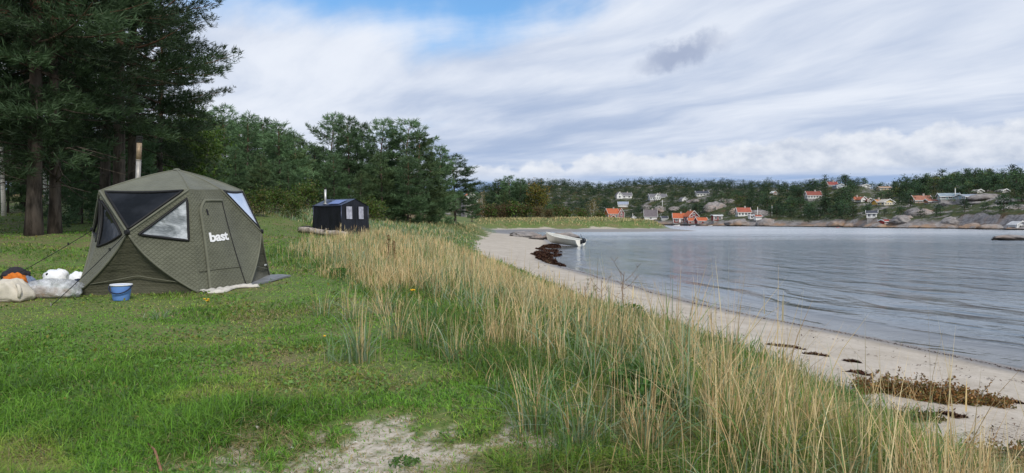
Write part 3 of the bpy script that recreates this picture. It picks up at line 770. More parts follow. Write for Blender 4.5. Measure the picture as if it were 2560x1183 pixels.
def V3(*a): return np.array(a, float)
T0 = V3(-6.05, 13.4, hz1(-6.05, 13.4))
def gp(x, y): return V3(x, y, hz1(x, y) + 0.0)
A_, B_, C_, D_, E_ = [np.array(at(px, py, D)) for px, py, D in ((250, 477, 12.55), (473, 474, 12.60), (551, 474, 13.30), (605, 477, 14.45), (470, 477, 14.7))]
E_ = V3(-6.85, 14.35, 2.76)
G1, G2, G3, G4, G5 = gp(-7.09, 12.08), gp(-5.21, 12.40), gp(-4.69, 13.28), gp(-4.83, 14.85), gp(-7.15, 14.75)
AP = np.array(at(442, 425, 13.5))
H1 = np.array(at(319, 581, 11.92)); H2 = np.array(at(652, 579, 14.05)); CEN = (G1 + G2 + G3 + G4 + G5) / 5
H3 = V3(-5.9, 15.25, 2.05); H4 = V3(-7.5, 13.35, 2.05)
def tri(P0, P1, P2, b01, b12, b20, n=12, sag=(0, 0, 0), tmax=None, off=0.0, sub=None):
    """curved triangular patch; sub = three barycentric corners of a smaller triangle inside it; returns verts, faces, uv"""
    P0, P1, P2 = map(np.asarray, (P0, P1, P2)); sag = np.asarray(sag, float)
    nrm = unit(np.cross(P1 - P0, P2 - P0))
    if np.dot(nrm, (P0 + P1 + P2) / 3 - V3(CEN[0], CEN[1], 1.9)) < 0: nrm = -nrm; flip = True
    else: flip = False
    vs = []; idx = {}
    for i in range(n + 1):
        for j in range(n + 1 - i):
            u_, v_ = i / n, j / n; w_ = 1 - u_ - v_
            if sub is not None:
                bc = u_ * np.array(sub[0]) + v_ * np.array(sub[1]) + w_ * np.array(sub[2]); a, b, c = bc
            else: a, b, c = u_, v_, w_
            p = a * P0 + b * P1 + c * P2 + 4 * a * b * b01 + 4 * b * c * b12 + 4 * c * a * b20 + 27 * a * b * c * sag + nrm * off
            idx[(i, j)] = len(vs); vs.append(p)
    fs = []
    for i in range(n):
        for j in range(n - i):
            f = (idx[(i, j)], idx[(i + 1, j)], idx[(i, j + 1)]); fs.append(f if not flip else f[::-1])
            if i + j < n - 1:
                f = (idx[(i + 1, j)], idx[(i + 1, j + 1)], idx[(i, j + 1)]); fs.append(f if not flip else f[::-1])
    ax = unit(np.cross(V3(0, 0, 1), nrm)); ay = np.cross(nrm, ax)
    uv = [(float(np.dot(p, ax)), float(np.dot(p, ay))) for p in vs]
    return vs, fs, uv
class UMB(MB):
    def __init__(s): super().__init__(); s.uvs = []
    def addu(s, t): s.add(t[0], t[1]); s.uvs += t[2]; return s
    def buildu(s, name, m, parent, smooth=True): return s.build(name, m, parent, smooth, uv=s.uvs)
tent = thing('sauna_tent', 'olive green quilted hub tent with a lettered door on the lawn', 'tent', T0)
def rel(o):
    """child coordinates were written in world space: shift them under the thing's origin"""
    o.matrix_parent_inverse = Matrix.Identity(4); o.location = -Vector(o.parent.location) if o.parent.parent is None else (0, 0, 0)
    return o
zero = np.zeros(3)
def inward(P, Q, k):
    m = (P + Q) / 2; d = V3(CEN[0] - m[0], CEN[1] - m[1], 0); return unit(d) * k
bowA, bowB, bowC, bowD, bowE = inward(A_, G1, .13), inward(B_, G2, .04), inward(C_, G3, .05), inward(D_, G4, .08), inward(E_, G5, .1)
def hub_panel(Hh, TL, TR, GL, GR, bl, br, top_pane, left_pane, right_pane, skirt=True):
    wide = unit(GR - GL)
    hl, hr = wide * 0.10 + inward(Hh, GL, -.02), -wide * 0.14 + inward(Hh, GR, -.02)
    up = V3(0, 0, -0.03)
    o = UMB()
    o.addu(tri(Hh, TL, TR, zero, up, zero, 12))
    o.addu(tri(Hh, TR, GR, zero, br, hr, 14, inward(TR, GR, .05)))
    o.addu(tri(Hh, TL, GL, zero, bl, hl, 14, inward(TL, GL, .05)))
    wp = rel(o.buildu('wall_panel', m_tent, tent))
    o = UMB(); o.addu(tri(Hh, GL, GR, hl, V3(0, 0, 0.0), hr, 16, inward(GL, GR, .13)))
    sk = rel(o.buildu('skirt_panel', m_tentlow, tent)); sk['label'] = 'darker unquilted triangular skirt panel'
    def win(args, sub, m, lab=None):
        q = UMB(); q.addu(tri(*args, off=0.012, sub=sub)); wn = rel(q.buildu('window', m, tent))
        if lab: wn['label'] = lab
        big = np.array(sub); cen = big.mean(0); 
        r = MB(); n = 12
        P0, P1, P2, b01, b12, b20 = [np.asarray(k_) for k_ in args[:6]]
        nrm = unit(np.cross(P1 - P0, P2 - P0)); nrm = nrm if np.dot(nrm, (P0 + P1 + P2) / 3 - V3(CEN[0], CEN[1], 1.9)) > 0 else -nrm
        path = []
        for a_, b_ in ((0, 1), (1, 2), (2, 0)):
            for k_ in range(n):
                bc = big[a_] + (big[b_] - big[a_]) * k_ / n; a, b, c = bc
                path.append(a * P0 + b * P1 + c * P2 + 4 * a * b * b01 + 4 * b * c * b12 + 4 * c * a * b20 + 27 * a * b * c * np.asarray(args[7]) + nrm * 0.016)
        path += path[:2]
        r.tube(path, 0.022, 5, cap=False)
        tr_ = r.build('window_trim', m_black, wn, True); tr_.location = (0, 0, 0)
    win((Hh, TL, TR, zero, up, zero, 12, zero), ((.93, .035, .035), (.03, .92, .05), (.03, .05, .92)), top_pane, 'clear window')
    if right_pane: win((Hh, TR, GR, zero, br, hr, 14, inward(TR, GR, .05)), ((.79, .10, .11), (.05, .88, .07), (.07, .46, .47)), right_pane, 'side window')  # on the front panel this pane carries the painted sky reflection
    if left_pane: win((Hh, TL, GL, zero, bl, hl, 14, inward(TL, GL, .05)), ((.79, .10, .11), (.06, .86, .08), (.06, .42, .52)), left_pane, 'dark side window')
    # poles along the folds, hub plate
    for Q, bw in ((TL, zero), (TR, zero), (GL, hl), (GR, hr)):
        r = MB(); pts = [Hh + (Q - Hh) * s + 4 * s * (1 - s) * bw for s in np.linspace(0, 1, 12)]
        dv = unit(V3(Hh[0] - CEN[0], Hh[1] - CEN[1], 0)) * 0.006
        r.tube([p + dv for p in pts], 0.017, 6); rel(r.build('pole_sleeve', m_tentband, tent, True))
    r = MB(); dv = unit(V3(Hh[0] - CEN[0], Hh[1] - CEN[1], 0))
    r.tube([Hh + dv * 0.0, Hh + dv * 0.045], [0.05, 0.035], 10); rel(r.build('hub_plate', m_black, tent, False))
    return hl, hr
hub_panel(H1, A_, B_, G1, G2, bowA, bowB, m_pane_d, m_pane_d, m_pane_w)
hub_panel(H2, C_, D_, G3, G4, bowC, bowD, m_pane_b, None, None)
hub_panel(H3, D_, E_, G4, G5, bowD, bowE, m_pane_d, m_pane_d, m_pane_d)
hub_panel(H4, E_, A_, G5, G1, bowE, bowA, m_pane_d, m_pane_d, m_pane_d)
# roof
def cornerlift(P, Q): return V3(0, 0, 0.015)
ribs = {}
o = UMB()
for P, Q in ((A_, B_), (B_, C_), (C_, D_), (D_, E_), (E_, A_)):
    o.addu(tri(AP, P, Q, V3(0, 0, .035), V3(0, 0, -0.02), V3(0, 0, .035), 12, V3(0, 0, -0.03)))
rel(o.buildu('roof', m_tentroof, tent))
for P in (A_, B_, C_, D_, E_):
    r = MB(); r.tube([AP + (P - AP) * s + V3(0, 0, 4 * s * (1 - s) * .035) for s in np.linspace(0, 1, 9)], 0.014, 6); rel(r.build('roof_rib', m_tentband, tent, True))
for P, Q in ((A_, B_), (B_, C_), (C_, D_), (D_, E_), (E_, A_)):
    r = MB()
    out1, out2 = -inward(P, P, .012), -inward(Q, Q, .012)
    n = 10; rows = []
    for dz in (0.01, -0.035, -0.075):
        rows.append([P + out1 * (1 - s) + out2 * s + (Q - P) * s + V3(0, 0, -0.02 * 4 * s * (1 - s) + dz) for s in np.linspace(0, 1, n)])
    r.grid(rows[::-1]); rel(r.build('eave_band', m_tentband, tent, True))
r = MB(); r.lathe([(0.0, 0.03), (0.05, 0.02), (0.07, -0.01)], 12, AP); rel(r.build('roof_cap', m_tentroof, tent, True))
# door wall: patch B_-C_-G3-G2 with the quilted door proud of it
def dpt(s, t, off=0.0):
    top = B_ + (C_ - B_) * s; bot = G2 + (G3 - G2) * s
    p = top + (bot - top) * t + (bowB * (1 - s) + bowC * s) * 4 * t * (1 - t)
    nrm = unit(np.cross(C_ - B_, G2 - B_)); nrm = nrm if np.dot(nrm, p - V3(CEN[0], CEN[1], p[2])) > 0 else -nrm
    return p + nrm * (off + 0.06 * 4 * t * (1 - t) * 4 * s * (1 - s))
def dpatch(s0, s1, t0, t1, ns, ntt, off, name, m, shape=None):
    vs, fs, uv = [], [], []
    for i in range(ntt + 1):
        for j in range(ns + 1):
            s = s0 + (s1 - s0) * j / ns; t = t0 + (t1 - t0) * i / ntt
            if shape: s, t = shape(j / ns, i / ntt)
            vs.append(dpt(s, t, off)); uv.append((s * 1.0, -t * 1.75))
    for i in range(ntt):
        for j in range(ns):
            a = i * (ns + 1) + j; fs.append((a, a + ns + 1, a + ns + 2, a + 1))
    q = UMB(); q.addu((vs, fs, uv)); return rel(q.buildu(name, m, tent))
dpatch(0, 1, 0, 1, 10, 22, 0.0, 'door_wall', m_tent)
def dshape(u_, v_):
    # the door: straight sides, hinge side rounded at the top
    s_l = 0.20 + 0.16 * (1 - min(1, v_ / 0.16)) ** 2.2
    return s_l + (0.93 - s_l) * u_, 0.115 + (0.985 - 0.115) * v_ + 0.0
door = dpatch(0, 1, 0, 1, 10, 26, 0.018, 'door', m_tent, dshape)
edge_ = [dpt(*dshape(0, v_), 0.024) for v_ in np.linspace(1, 0, 30)] + [dpt(*dshape(u_, 0), 0.024) for u_ in np.linspace(0.08, 1, 10)]
r = MB(); r.tube(edge_, 0.026, 7); rel(r.build('door_piping', m_tentband, tent, True))
edge_ = [dpt(*dshape(1, v_), 0.022) for v_ in np.linspace(0, 1, 20)]
r = MB(); r.tube(edge_, 0.009, 5); z_ = r.build('zip', m_black, door, True); z_.location = (0, 0, 0)
for s_, t_, w_, h_ in ((0.345, 0.20, 0.085, 0.055),):
    r = MB(); r.grid([[dpt(s_ + w_ * a * 0.5 + 0.012 * b, t_ + h_ * b * 1.15, 0.028) for a in (0, .5, 1)] for b in (0, 1)]); rel(r.build('vent_flap', m_black, tent))
# second vent flap on the right-hand hub panel
vb = C_ + (G3 - C_) * 0.20; wd_ = unit(D_ - C_)
r = MB(); nn = -inward(C_, D_, 0.035)
r.grid([[vb + wd_ * (0.22 + 0.28 * a) + V3(0, 0, -0.075 * b) + nn * 2.2 for a in (0, 1)] for b in (0, 1)]); rel(r.build('vent_flap', m_black, tent))
# printed word on the door
fc = bpy.data.curves.new('word', 'FONT'); fc.body = 'bast'; fc.size = 0.30; fc.offset = 0.0105; fc.extrude = 0.002; fc.space_character = 0.96
fo = bpy.data.objects.new('word_tmp', fc); COL.objects.link(fo)
bpy.context.view_layer.update()
wme_ = bpy.data.meshes.new_from_object(fo.evaluated_get(bpy.context.evaluated_depsgraph_get()))
bpy.data.objects.remove(fo)
co = np.zeros(len(wme_.vertices) * 3); wme_.vertices.foreach_get('co', co); co = co.reshape(-1, 3)
x0, x1 = co[:, 0].min(), co[:, 0].max(); y1_ = co[:, 1].max(); asp = (x1 - x0)
nco = []
for q in co:
    s = 0.31 + (q[0] - x0) / (x1 - x0) * 0.52
    t = 0.525 - q[1] / y1_ * 0.088 - (s - 0.36) * 0.018
    nco.append(dpt(s, t, 0.026 + q[2]))
wme_.vertices.foreach_set('co', np.array(nco).ravel()); wme_.update()
wo = rel(link('printed_word', wme_, m_text, tent)); wo['label'] = 'white word bast on the door'
# small print low on the right-hand panel
r = MB(); pb = G4 + (H2 - G4) * 0.30 + (G3 - G4) * 0.18 + nn * 1.0
r.box(pb, (0.16, 0.006, 0.025), Matrix.Rotation(math.radians(96), 3, 'Z')); rel(r.build('small_print', m_text, tent))
# guy ropes
hl_end = gp(-6.75, 10.9)
def rope(P, Q, name='guy_rope'):
    r = MB(); P = np.asarray(P); Q = np.asarray(Q)
    r.tube([P + (Q - P) * s + V3(0, 0, -0.02 * 4 * s * (1 - s)) for s in np.linspace(0, 1, 8)], 0.0065, 5)
    m_ = P + (Q - P) * 0.25; r.box(m_, (0.03, 0.012, 0.05)); rel(r.build(name, m_rope, tent))
    k = MB(); k.tube([Q + V3(0, 0, 0.05), Q - V3(0, 0, 0.1)], 0.008, 5); rel(k.build('peg', m_steel, tent))
rope(H1, hl_end); rope(H4, gp(-9.1, 13.0)); rope(H3, gp(-5.6, 17))
# stitched hem seam running round the lower walls
for Hh, GL, GR in ((H1, G1, G2), (H2, G3, G4)):
    wide = unit(GR - GL); pts = []
    for s_ in np.linspace(0.06, 0.94, 16):
        g_ = GL + (GR - GL) * s_; q_ = 0.30; pts.append(g_ + (Hh - g_) * q_ * (1 - 0.45 * abs(2 * s_ - 1)) + inward(GL, GR, .13) * (0.62 * (1 - abs(2 * s_ - 1))) - inward(GL, GR, .02))
    r = MB(); r.tube(pts, 0.008, 5); rel(r.build('hem_seam', m_tentband, tent, True))
r = MB(); r.tube([dpt(s_, 0.80, 0.024) for s_ in np.linspace(0.02, 0.98, 12)], 0.006, 5); rel(r.build('hem_seam', m_tentlow, tent, True))
# ground flap at the right rear and skirt fold
def flap(pts, name, m, h=0.02):
    q = MB(); n = len(pts)
    top = [p + V3(0, 0, h) for p in pts]
    q.add(pts + top, [tuple(range(n, 2 * n))] + [(i, (i + 1) % n, n + (i + 1) % n, n + i) for i in range(n)]); return q
m_flap = plain('grey_ground_sheet', (0.20, 0.21, 0.22), 0.6, 0.2)
q = flap([gp(*p) + V3(0, 0, .01) for p in ((-4.70, 13.2), (-4.52, 13.6), (-4.42, 14.3), (-4.38, 14.75), (-4.62, 14.95), (-4.86, 14.85), (-4.75, 14.0))], 'ground_flap', m_flap, .03)
rel(q.build('ground_flap', m_flap, tent))

# stove pipe standing through the tent roof
pb = at(345, 446, 13.75); pt = at(349, 341, 13.75)
sp = thing('stove_pipe', 'steel stove pipe with a dark top rising from the green tent', 'stove pipe', (pb.x, pb.y, pb.z - 0.25))
ax_ = (pt - pb)
def ps(s): return pb + ax_ * s - Vector(sp.location)
r = MB(); r.tube([ps(-0.45), ps(0.42)], 0.043, 16); r.build('lower_section', m_steel, sp, True)
r = MB(); r.tube([ps(0.42), ps(0.44)], 0.048, 16); r.build('collar', m_steel, sp, True)
r = MB(); r.tube([ps(0.44), ps(0.84)], 0.045, 16); u_s = r.build('upper_section', m_heat, sp, True); u_s['label'] = 'heat-browned upper pipe section'
r = MB()
for k in range(8):
    a = k * math.pi / 4; dv = Vector((math.cos(a), math.sin(a), 0)) * 0.046
    r.tube([ps(0.84) + dv, ps(0.995) + dv], 0.005, 4)
for s in (0.86, 0.90, 0.94, 0.98): r.tube([ps(s), ps(s + 0.012)], 0.050, 12)
r.tube([ps(0.985), ps(1.005)], 0.054, 12)
r.build('spark_arrestor', m_soot, sp)

# mat in front of the door
m_mat = plain('off_white_cloth', (0.56, 0.53, 0.47), 0.9, 0.12, 8, 0.5, 30)
rg = np.random.default_rng(3)
Pm = []
for i in range(7):
    row = []
    for j in range(22):
        s = j / 21; c0 = G2 + (G3 - G2) * (s * 0.98 - 0.02); n_ = unit(V3(0.86, -0.5, 0))
        dd = 0.02 + (0.24 + 0.10 * math.sin(s * 7)) * i / 6
        p = c0 + n_ * dd; p[2] = hz1(p[0], p[1]) + 0.035 + 0.03 * abs(math.sin(j * 0.9 + i)) * (0 if i == 6 else 1) - (0.02 if i == 6 else 0)
        row.append(p)
    Pm.append(row)
q = MB(); q.grid(Pm[::-1]); mo = q.build('door_mat', m_mat, None, True); sm_ = mo.modifiers.new('thick', 'SOLIDIFY'); sm_.thickness = 0.02
tag(mo, 'crumpled off-white mat on the grass below the tent door', 'mat')

# bucket
m_bblue = plain('blue_plastic', (0.13, 0.27, 0.62), 0.45, 0.06, 5, spec=0.4)
m_bwhite = plain('white_plastic', (0.72, 0.74, 0.76), 0.5, 0.06)
m_bdark = plain('dark_blue_plastic', (0.012, 0.018, 0.045), 0.5)
bl = gat(303, 751); bk = thing('bucket', 'light blue plastic bucket with white rim beside the green tent', 'bucket', bl)
r = MB(); r.lathe([(0.0, 0.005), (0.112, 0.0), (0.118, 0.01), (0.150, 0.232), (0.150, 0.238), (0.142, 0.238), (0.112, 0.02), (0.0, 0.015)], 40); r.build('bucket_body', m_bblue, bk, True)
r = MB(); r.lathe([(0.150, 0.228), (0.160, 0.230), (0.163, 0.244), (0.157, 0.254), (0.145, 0.252), (0.141, 0.232), (0.150, 0.228)], 40); r.build('rim', m_bwhite, bk, True)
r = MB(); pts = []
for k in range(15):
    a = math.pi * k / 14
    x = -0.168 * math.cos(a); hgt = math.sin(a)
    pts.append((x, -0.155 * hgt - 0.012, 0.232 - 0.115 * hgt))
r.tube([Matrix.Rotation(0.12, 3, 'Z') @ Vector(p) for p in pts], 0.010, 6); r.build('handle', m_bdark, bk, True)

# ------------------------------------------------------------------ bags and clothes left of the tent
def sack(name, m, loc, size, seed, label, cat, power=2.6, crumple=0.22, rz=0.0, flat=0.0, n=40):
    """a soft lying bag: super-ellipsoid with creases, resting on the ground"""
    rng = np.random.default_rng(seed); off = rng.uniform(0, 50, 3)
    V = []; 
    th = np.linspace(-math.pi / 2, math.pi / 2, n // 2 + 1); ph = np.linspace(0, 2 * math.pi, n + 1)
    for t in th:
        for p in ph[:-1]:
            c = lambda a: math.copysign(abs(math.cos(a)) ** (2 / power), math.cos(a)); s_ = lambda a: math.copysign(abs(math.sin(a)) ** (2 / power), math.sin(a))
            V.append((c(t) * c(p), c(t) * s_(p), s_(t)))
    V = np.array(V)
    nse = fbm(V[:, 0] * 2.3 + off[0] + V[:, 2] * 1.3, V[:, 1] * 2.3 + off[1] + V[:, 2], 4, seed) - 0.5
    fold = np.abs(np.sin(V[:, 0] * 5 + V[:, 1] * 4 + V[:, 2] * 3 + nse * 9 + off[2])) - 0.5
    V = V * (1 + crumple * 1.3 * nse + crumple * 0.45 * fold)[:, None]
    V = V * np.array(size) / 2
    V[:, 2] = np.maximum(V[:, 2], -size[2] * 0.42) + size[2] * 0.40
    top = ss(V[:, 2], size[2] * 0.3, size[2] * 0.8)
    V[:, 0] *= 1 - flat * top
    Fq = [(i * n + j, i * n + (j + 1) % n, (i + 1) * n + (j + 1) % n, (i + 1) * n + j) for i in range(n // 2) for j in range(n)]
    me = mesh_arrays(name, V, Fq, smooth=True)
    return me
m_canvas = plain('cream_canvas', (0.58, 0.53, 0.44), 0.95, 0.10, 7, 0.6, 60)
m_clearbag, o_ = new_mat('clear_polythene')
c_ = coord(); nb_ = noise(c_, 7.0, 6, 0.65, 0.5)
bsdf(o_, cmix(sstep(nb_, 0.3, 0.7), (0.50, 0.52, 0.54), (0.80, 0.82, 0.85)), 0.18, 0.6, 0, nb_, 0.05, 1.0, alpha=sstep(nb_, 0.30, 0.72, 0.38, 0.72))
m_whitebag = plain('white_polythene', (0.86, 0.87, 0.89), 0.35, 0.04, 8, 0.8, 12, spec=0.5)
m_orange = plain('orange_cloth', (0.62, 0.17, 0.02), 0.85, 0.2, 6, 0.6, 20)
m_dkcloth = plain('dark_grey_cloth', (0.030, 0.027, 0.034), 0.9, 0.25, 6, 0.6, 20)
m_bluecloth = plain('grey_blue_cloth', (0.17, 0.22, 0.32), 0.9, 0.2, 6, 0.6, 20)
m_tealcloth = plain('pale_teal_cloth', (0.32, 0.45, 0.44), 0.9, 0.1, 6, 0.6, 20)
m_tan = plain('tan_paper', (0.42, 0.27, 0.16), 0.9, 0.3, 5, 0.6, 20)
def lay(px, py, dz=0.0): p = gat(px, py); return Vector((p.x, p.y, p.z + dz))
p = lay(26, 752); tb = thing('tote_bag', 'cream canvas tote bag slumped at the left edge', 'bag', p, -0.15)
link('bag_body', sack('tote', m_canvas, p, (0.62, 0.38, 0.36), 5, '', '', 3.6, 0.26, 0, 0.42), m_canvas, tb)
r = MB(); pts = [(-0.26 + 0.30 * math.cos(a) * 0.6, -0.185 - 0.012 * math.sin(a), 0.20 + 0.06 * math.sin(a) - 0.10 * k / 8) for k, a in enumerate(np.linspace(0, math.pi, 9))]
r.tube(pts, [0.014] * 9, 5); r.build('strap', m_canvas, tb, True)
r = MB(); r.tube([(0.20, -0.10, 0.26), (0.27, -0.14, 0.24), (0.31, -0.16, 0.16), (0.30, -0.17, 0.07)], [0.02, 0.028, 0.028, 0.02], 6); r.build('strap', m_canvas, tb, True)
p = lay(133, 744); cb = thing('plastic_bag', 'clear plastic bag of tan packages lying against the tent', 'bag', p, 0.05)
link('bag_film', sack('film', None, p, (0.84, 0.44, 0.32), 8, '', '', 2.5, 0.24), m_clearbag, cb)
for k, (dx, dy_, s) in enumerate(((-0.20, -0.03, 0.26), (0.0, 0.0, 0.22), (0.14, 0.04, 0.18))):
    link('package', sack('package', None, p, (s * 1.2, s * 0.9, s * 0.75), 20 + k, '', '', 3, 0.2), m_tan, cb, (dx, dy_, 0.01))
p = lay(140, 712); tb2 = thing('plastic_bag', 'knotted opaque white plastic bag behind the clear one', 'bag', p, 0.2)
link('bag_body', sack('wb', None, p, (0.40, 0.30, 0.30), 12, '', '', 2.8, 0.24), m_whitebag, tb2)
r = MB(); r.grid([[(0.02 + 0.05 * k + 0.012 * math.sin(3 * q), -0.03 + 0.04 * math.sin(k * 2.2 + q), 0.20 + 0.05 * q - 0.018 * abs(k - 1)) for k in range(4)] for q in range(3)]); r.build('gathered_top', m_whitebag, tb2, True)
r = MB(); r.tube([(-0.10, -0.118, 0.20), (-0.098, -0.140, 0.198)], 0.022, 10); r.build('printed_dot', m_black, tb2)
p = lay(197, 716); ob = thing('plastic_bag', 'white bag half hidden behind the left edge of the tent', 'bag', p)
link('bag_body', sack('hb', None, p, (0.30, 0.26, 0.28), 14, '', '', 2.4, 0.3), m_whitebag, ob)
p = lay(203, 724); o = link('jacket', sack('jk', None, p, (0.40, 0.22, 0.20), 15, '', '', 2.2, 0.35), m_bdark, None, p); tag(o, 'dark blue jacket bundled behind the left tent edge', 'jacket')
p = lay(12, 732); o = link('sweater', sack('sw', None, p, (0.36, 0.30, 0.32), 16, '', '', 2.2, 0.45), m_orange, None, p + Vector((0, 0.25, 0.0))); tag(o, 'bright orange sweater heaped behind the tote bag', 'sweater')
p = lay(28, 716); o = link('jacket', sack('jk2', None, p, (0.44, 0.34, 0.34), 17, '', '', 2.2, 0.45), m_dkcloth, None, p + Vector((0, 0.15, 0))); tag(o, 'dark grey jacket heaped behind the orange sweater', 'jacket')
p = lay(48, 724); o = link('jeans', sack('je', None, p, (0.30, 0.30, 0.24), 18, '', '', 2.2, 0.5), m_bluecloth, None, p + Vector((0.05, 0.1, 0))); tag(o, 'grey-blue jeans bundled right of the orange sweater', 'jeans')
p = lay(-8, 738); o = link('towel', sack('tw', None, p, (0.34, 0.30, 0.26), 19, '', '', 2.4, 0.4), m_tealcloth, None, p); tag(o, 'pale teal towel showing at the left picture edge', 'towel')

# ------------------------------------------------------------------ the black ridge tent
m_navy, o_ = new_mat('black_tent_cloth')
c_ = coord(); n_ = noise(vmul(c_, (1, 1, 0.35)), 3.0, 5, 0.6)
bsdf(o_, cmix(sstep(n_, 0.3, 0.7), (0.0065, 0.0075, 0.012), (0.014, 0.016, 0.024)), 0.55, 0.35, 0, n_, 0.08, 1.0)
m_navyroof = plain('navy_roof_cloth', (0.030, 0.042, 0.085), 0.38, 0.2, 2, 0.4, 3, spec=0.5)
m_bluepane = plain('blue_skylight_film', (0.12, 0.17, 0.40), 0.25, 0.15, 2, spec=0.6)
m_lav, o_ = new_mat('grey_mesh_window')
c_ = coord(); n_ = noise(c_, 4.0, 4, 0.6, 0.5)
bsdf(o_, cmix(sstep(n_, 0.35, 0.7), (0.30, 0.30, 0.36), (0.50, 0.50, 0.58)), 0.3, 0.5, 0, n_, 0.03, 0.6)
cn = at(853, 588, 42.0); gz_ = hz1(-9.9, 43.2)
K0 = V3(cn.x, 42.0, gz_); ldir = unit(V3(-1.88, 1.15, 0)); rdir = unit(V3(1.15, 1.88, 0))
LL, RL, WH, RH = 2.2, 2.2, 1.66, 2.03
bt = thing('ridge_tent', 'black and navy ridge tent with its own chimney standing by the dunes', 'tent', K0)
def b3(a, b, z): return ldir * a + rdir * b + V3(0, 0, z)
def wall(name, q, m, sag=0.03, inn=None, n=10, parent=bt):
    """bilinear cloth wall"""
    P = []
    for i in range(n + 1):
        row = []
        for j in range(n + 1):
            s, t = j / n, i / n
            p = (q[0] * (1 - s) + q[1] * s) * (1 - t) + (q[3] * (1 - s) + q[2] * s) * t
            if inn is not None: p = p + inn * sag * 4 * s * (1 - s) * (0.6 + 0.4 * math.sin(t * 3 + s * 5))
            row.append(p)
        P.append(row)
    r = MB(); r.grid(P); return r.build(name, m, parent, True)
f_ = 0.06
wall('wall_panel', [b3(-f_, -f_, 0), b3(LL + f_, -f_, 0), b3(LL, 0, WH), b3(0, 0, WH)], m_navy, .05, rdir)
wall('wall_panel', [b3(LL + f_, -f_, 0), b3(LL + f_, RL + f_, 0), b3(LL, RL, WH), b3(LL, 0, WH)], m_navy, .05, -ldir)
wall('wall_panel', [b3(-f_, RL + f_, 0), b3(-f_, -f_, 0), b3(0, 0, WH), b3(0, RL, WH)], m_navy, .03, ldir)
wall('wall_panel', [b3(LL + f_, RL + f_, 0), b3(-f_, RL + f_, 0), b3(0, RL, WH), b3(LL, RL, WH)], m_navy, .05, -rdir)
for a in (0.0, LL):
    r = MB(); r.add([b3(a, 0, WH), b3(a, RL, WH), b3(a, RL / 2, RH)], [(0, 1, 2)]); r.build('gable', m_navy, bt)
ov = 0.05
wall('roof_slope', [b3(-ov, -ov, WH - 0.03), b3(LL + ov, -ov, WH - 0.03), b3(LL + ov, RL / 2, RH + .01), b3(-ov, RL / 2, RH + .01)], m_navyroof, .03, V3(0, 0, -1))
wall('roof_slope', [b3(LL + ov, RL + ov, WH - 0.03), b3(-ov, RL + ov, WH - 0.03), b3(-ov, RL / 2, RH + .01), b3(LL + ov, RL / 2, RH + .01)], m_navyroof, .03, V3(0, 0, -1))
def slope(a, t, up=0.03): return b3(a, -ov + (RL / 2 + ov) * t, WH - 0.03 + (RH - WH + .04) * t + up)
r = MB(); r.grid([[slope(0.35, .2), slope(1.25, .2)], [slope(0.35, .78), slope(1.25, .78)]]); r.build('skylight', m_bluepane, bt)
r = MB()
for q in ((1.45, 1.78, .30, .36), (1.45, 1.78, .66, .72), (1.45, 1.50, .3, .72), (1.73, 1.78, .3, .72)): r.grid([[slope(q[0], q[2], .028), slope(q[1], q[2], .028)], [slope(q[0], q[3], .028), slope(q[1], q[3], .028)]])
r.build('vent_frame', m_black, bt)
for b0, b1 in ((0.36, 0.86), (1.36, 1.80)):
    w_ = wall('window', [b3(-.045, b0, 0.86), b3(-.045, b1, 0.86), b3(-.02, b1, 1.60), b3(-.02, b0, 1.60)], m_lav, 0.0, None, 4)
    r = MB(); r.tube([b3(-.05, b0, .86), b3(-.05, b1, .86), b3(-.025, b1, 1.60), b3(-.025, b0, 1.60), b3(-.05, b0, .86)], 0.02, 4, cap=False); r.build('window_trim', m_black, w_)
r = MB(); r.tube([b3(-.05, 1.11, 0.05), b3(-.03, 1.11, 1.6)], 0.012, 5); r.build('zip', m_black, bt)
for (a, b) in ((0, 0), (LL, 0), (0, RL), (LL, RL)):
    r = MB(); r.tube([b3(a, b, 0), b3(a, b, WH)], 0.03, 6); r.build('corner_seam', m_navyroof, bt, True)
cpb = slope(1.52, 0.28)
cp = thing('stove_pipe', 'pale metal chimney pipe on the black tent roof', 'stove pipe', Vector(K0 + cpb))
m_palep = plain('pale_galvanised', (0.62, 0.62, 0.60), 0.45, 0.08, 6, metal=0.5)
r = MB(); r.tube([(0, 0, -0.2), (0, 0, 0.80)], 0.062, 14); r.build('pipe', m_palep, cp, True)
r = MB(); r.tube([(0, 0, 0.80), (0, 0, 0.90)], 0.066, 14); r.build('cap', m_soot, cp)
r = MB(); r.lathe([(0.062, 0.0), (0.13, -0.02), (0.13, -0.04)], 14); r.build('flashing', m_palep, cp)

# driftwood log before the black tent, dark bag behind its end
m_log = bark('weathered_driftwood', (0.20, 0.165, 0.14), (0.44, 0.39, 0.34), None, 7.0)
la, lb_ = at(748, 593, 41.0), at(868, 596, 40.0)
la.z = hz1(la.x, la.y) + 0.16; lb_.z = hz1(lb_.x, lb_.y) + 0.16
lg = thing('driftwood_log', 'bleached driftwood log lying along the foot of the black tent', 'log', la)
r = MB(); r.tube([Vector((0, 0, 0)) + (lb_ - la) * s + Vector((0, 0, 0.03 * math.sin(s * 9))) for s in np.linspace(0, 1, 12)], [0.15, 0.165, 0.17, 0.16, 0.155, 0.16, 0.15, 0.14, 0.145, 0.135, 0.12, 0.11], 12); r.build('stem', m_log, lg, True)
r = MB(); r.tube([(lb_ - la) * .55 + Vector((0, -.1, .06)), (lb_ - la) * .58 + Vector((.03, -.2, .2))], [.06, .04], 7); r.build('branch_stub', m_log, lg, True)
p = on_ground(765, 42.6); o = link('holdall', sack('hd', None, p, (0.75, 0.4, 0.34), 25, '', '', 2.6, 0.25), m_black, None, p); tag(o, 'low black holdall behind the left end of the log', 'bag')

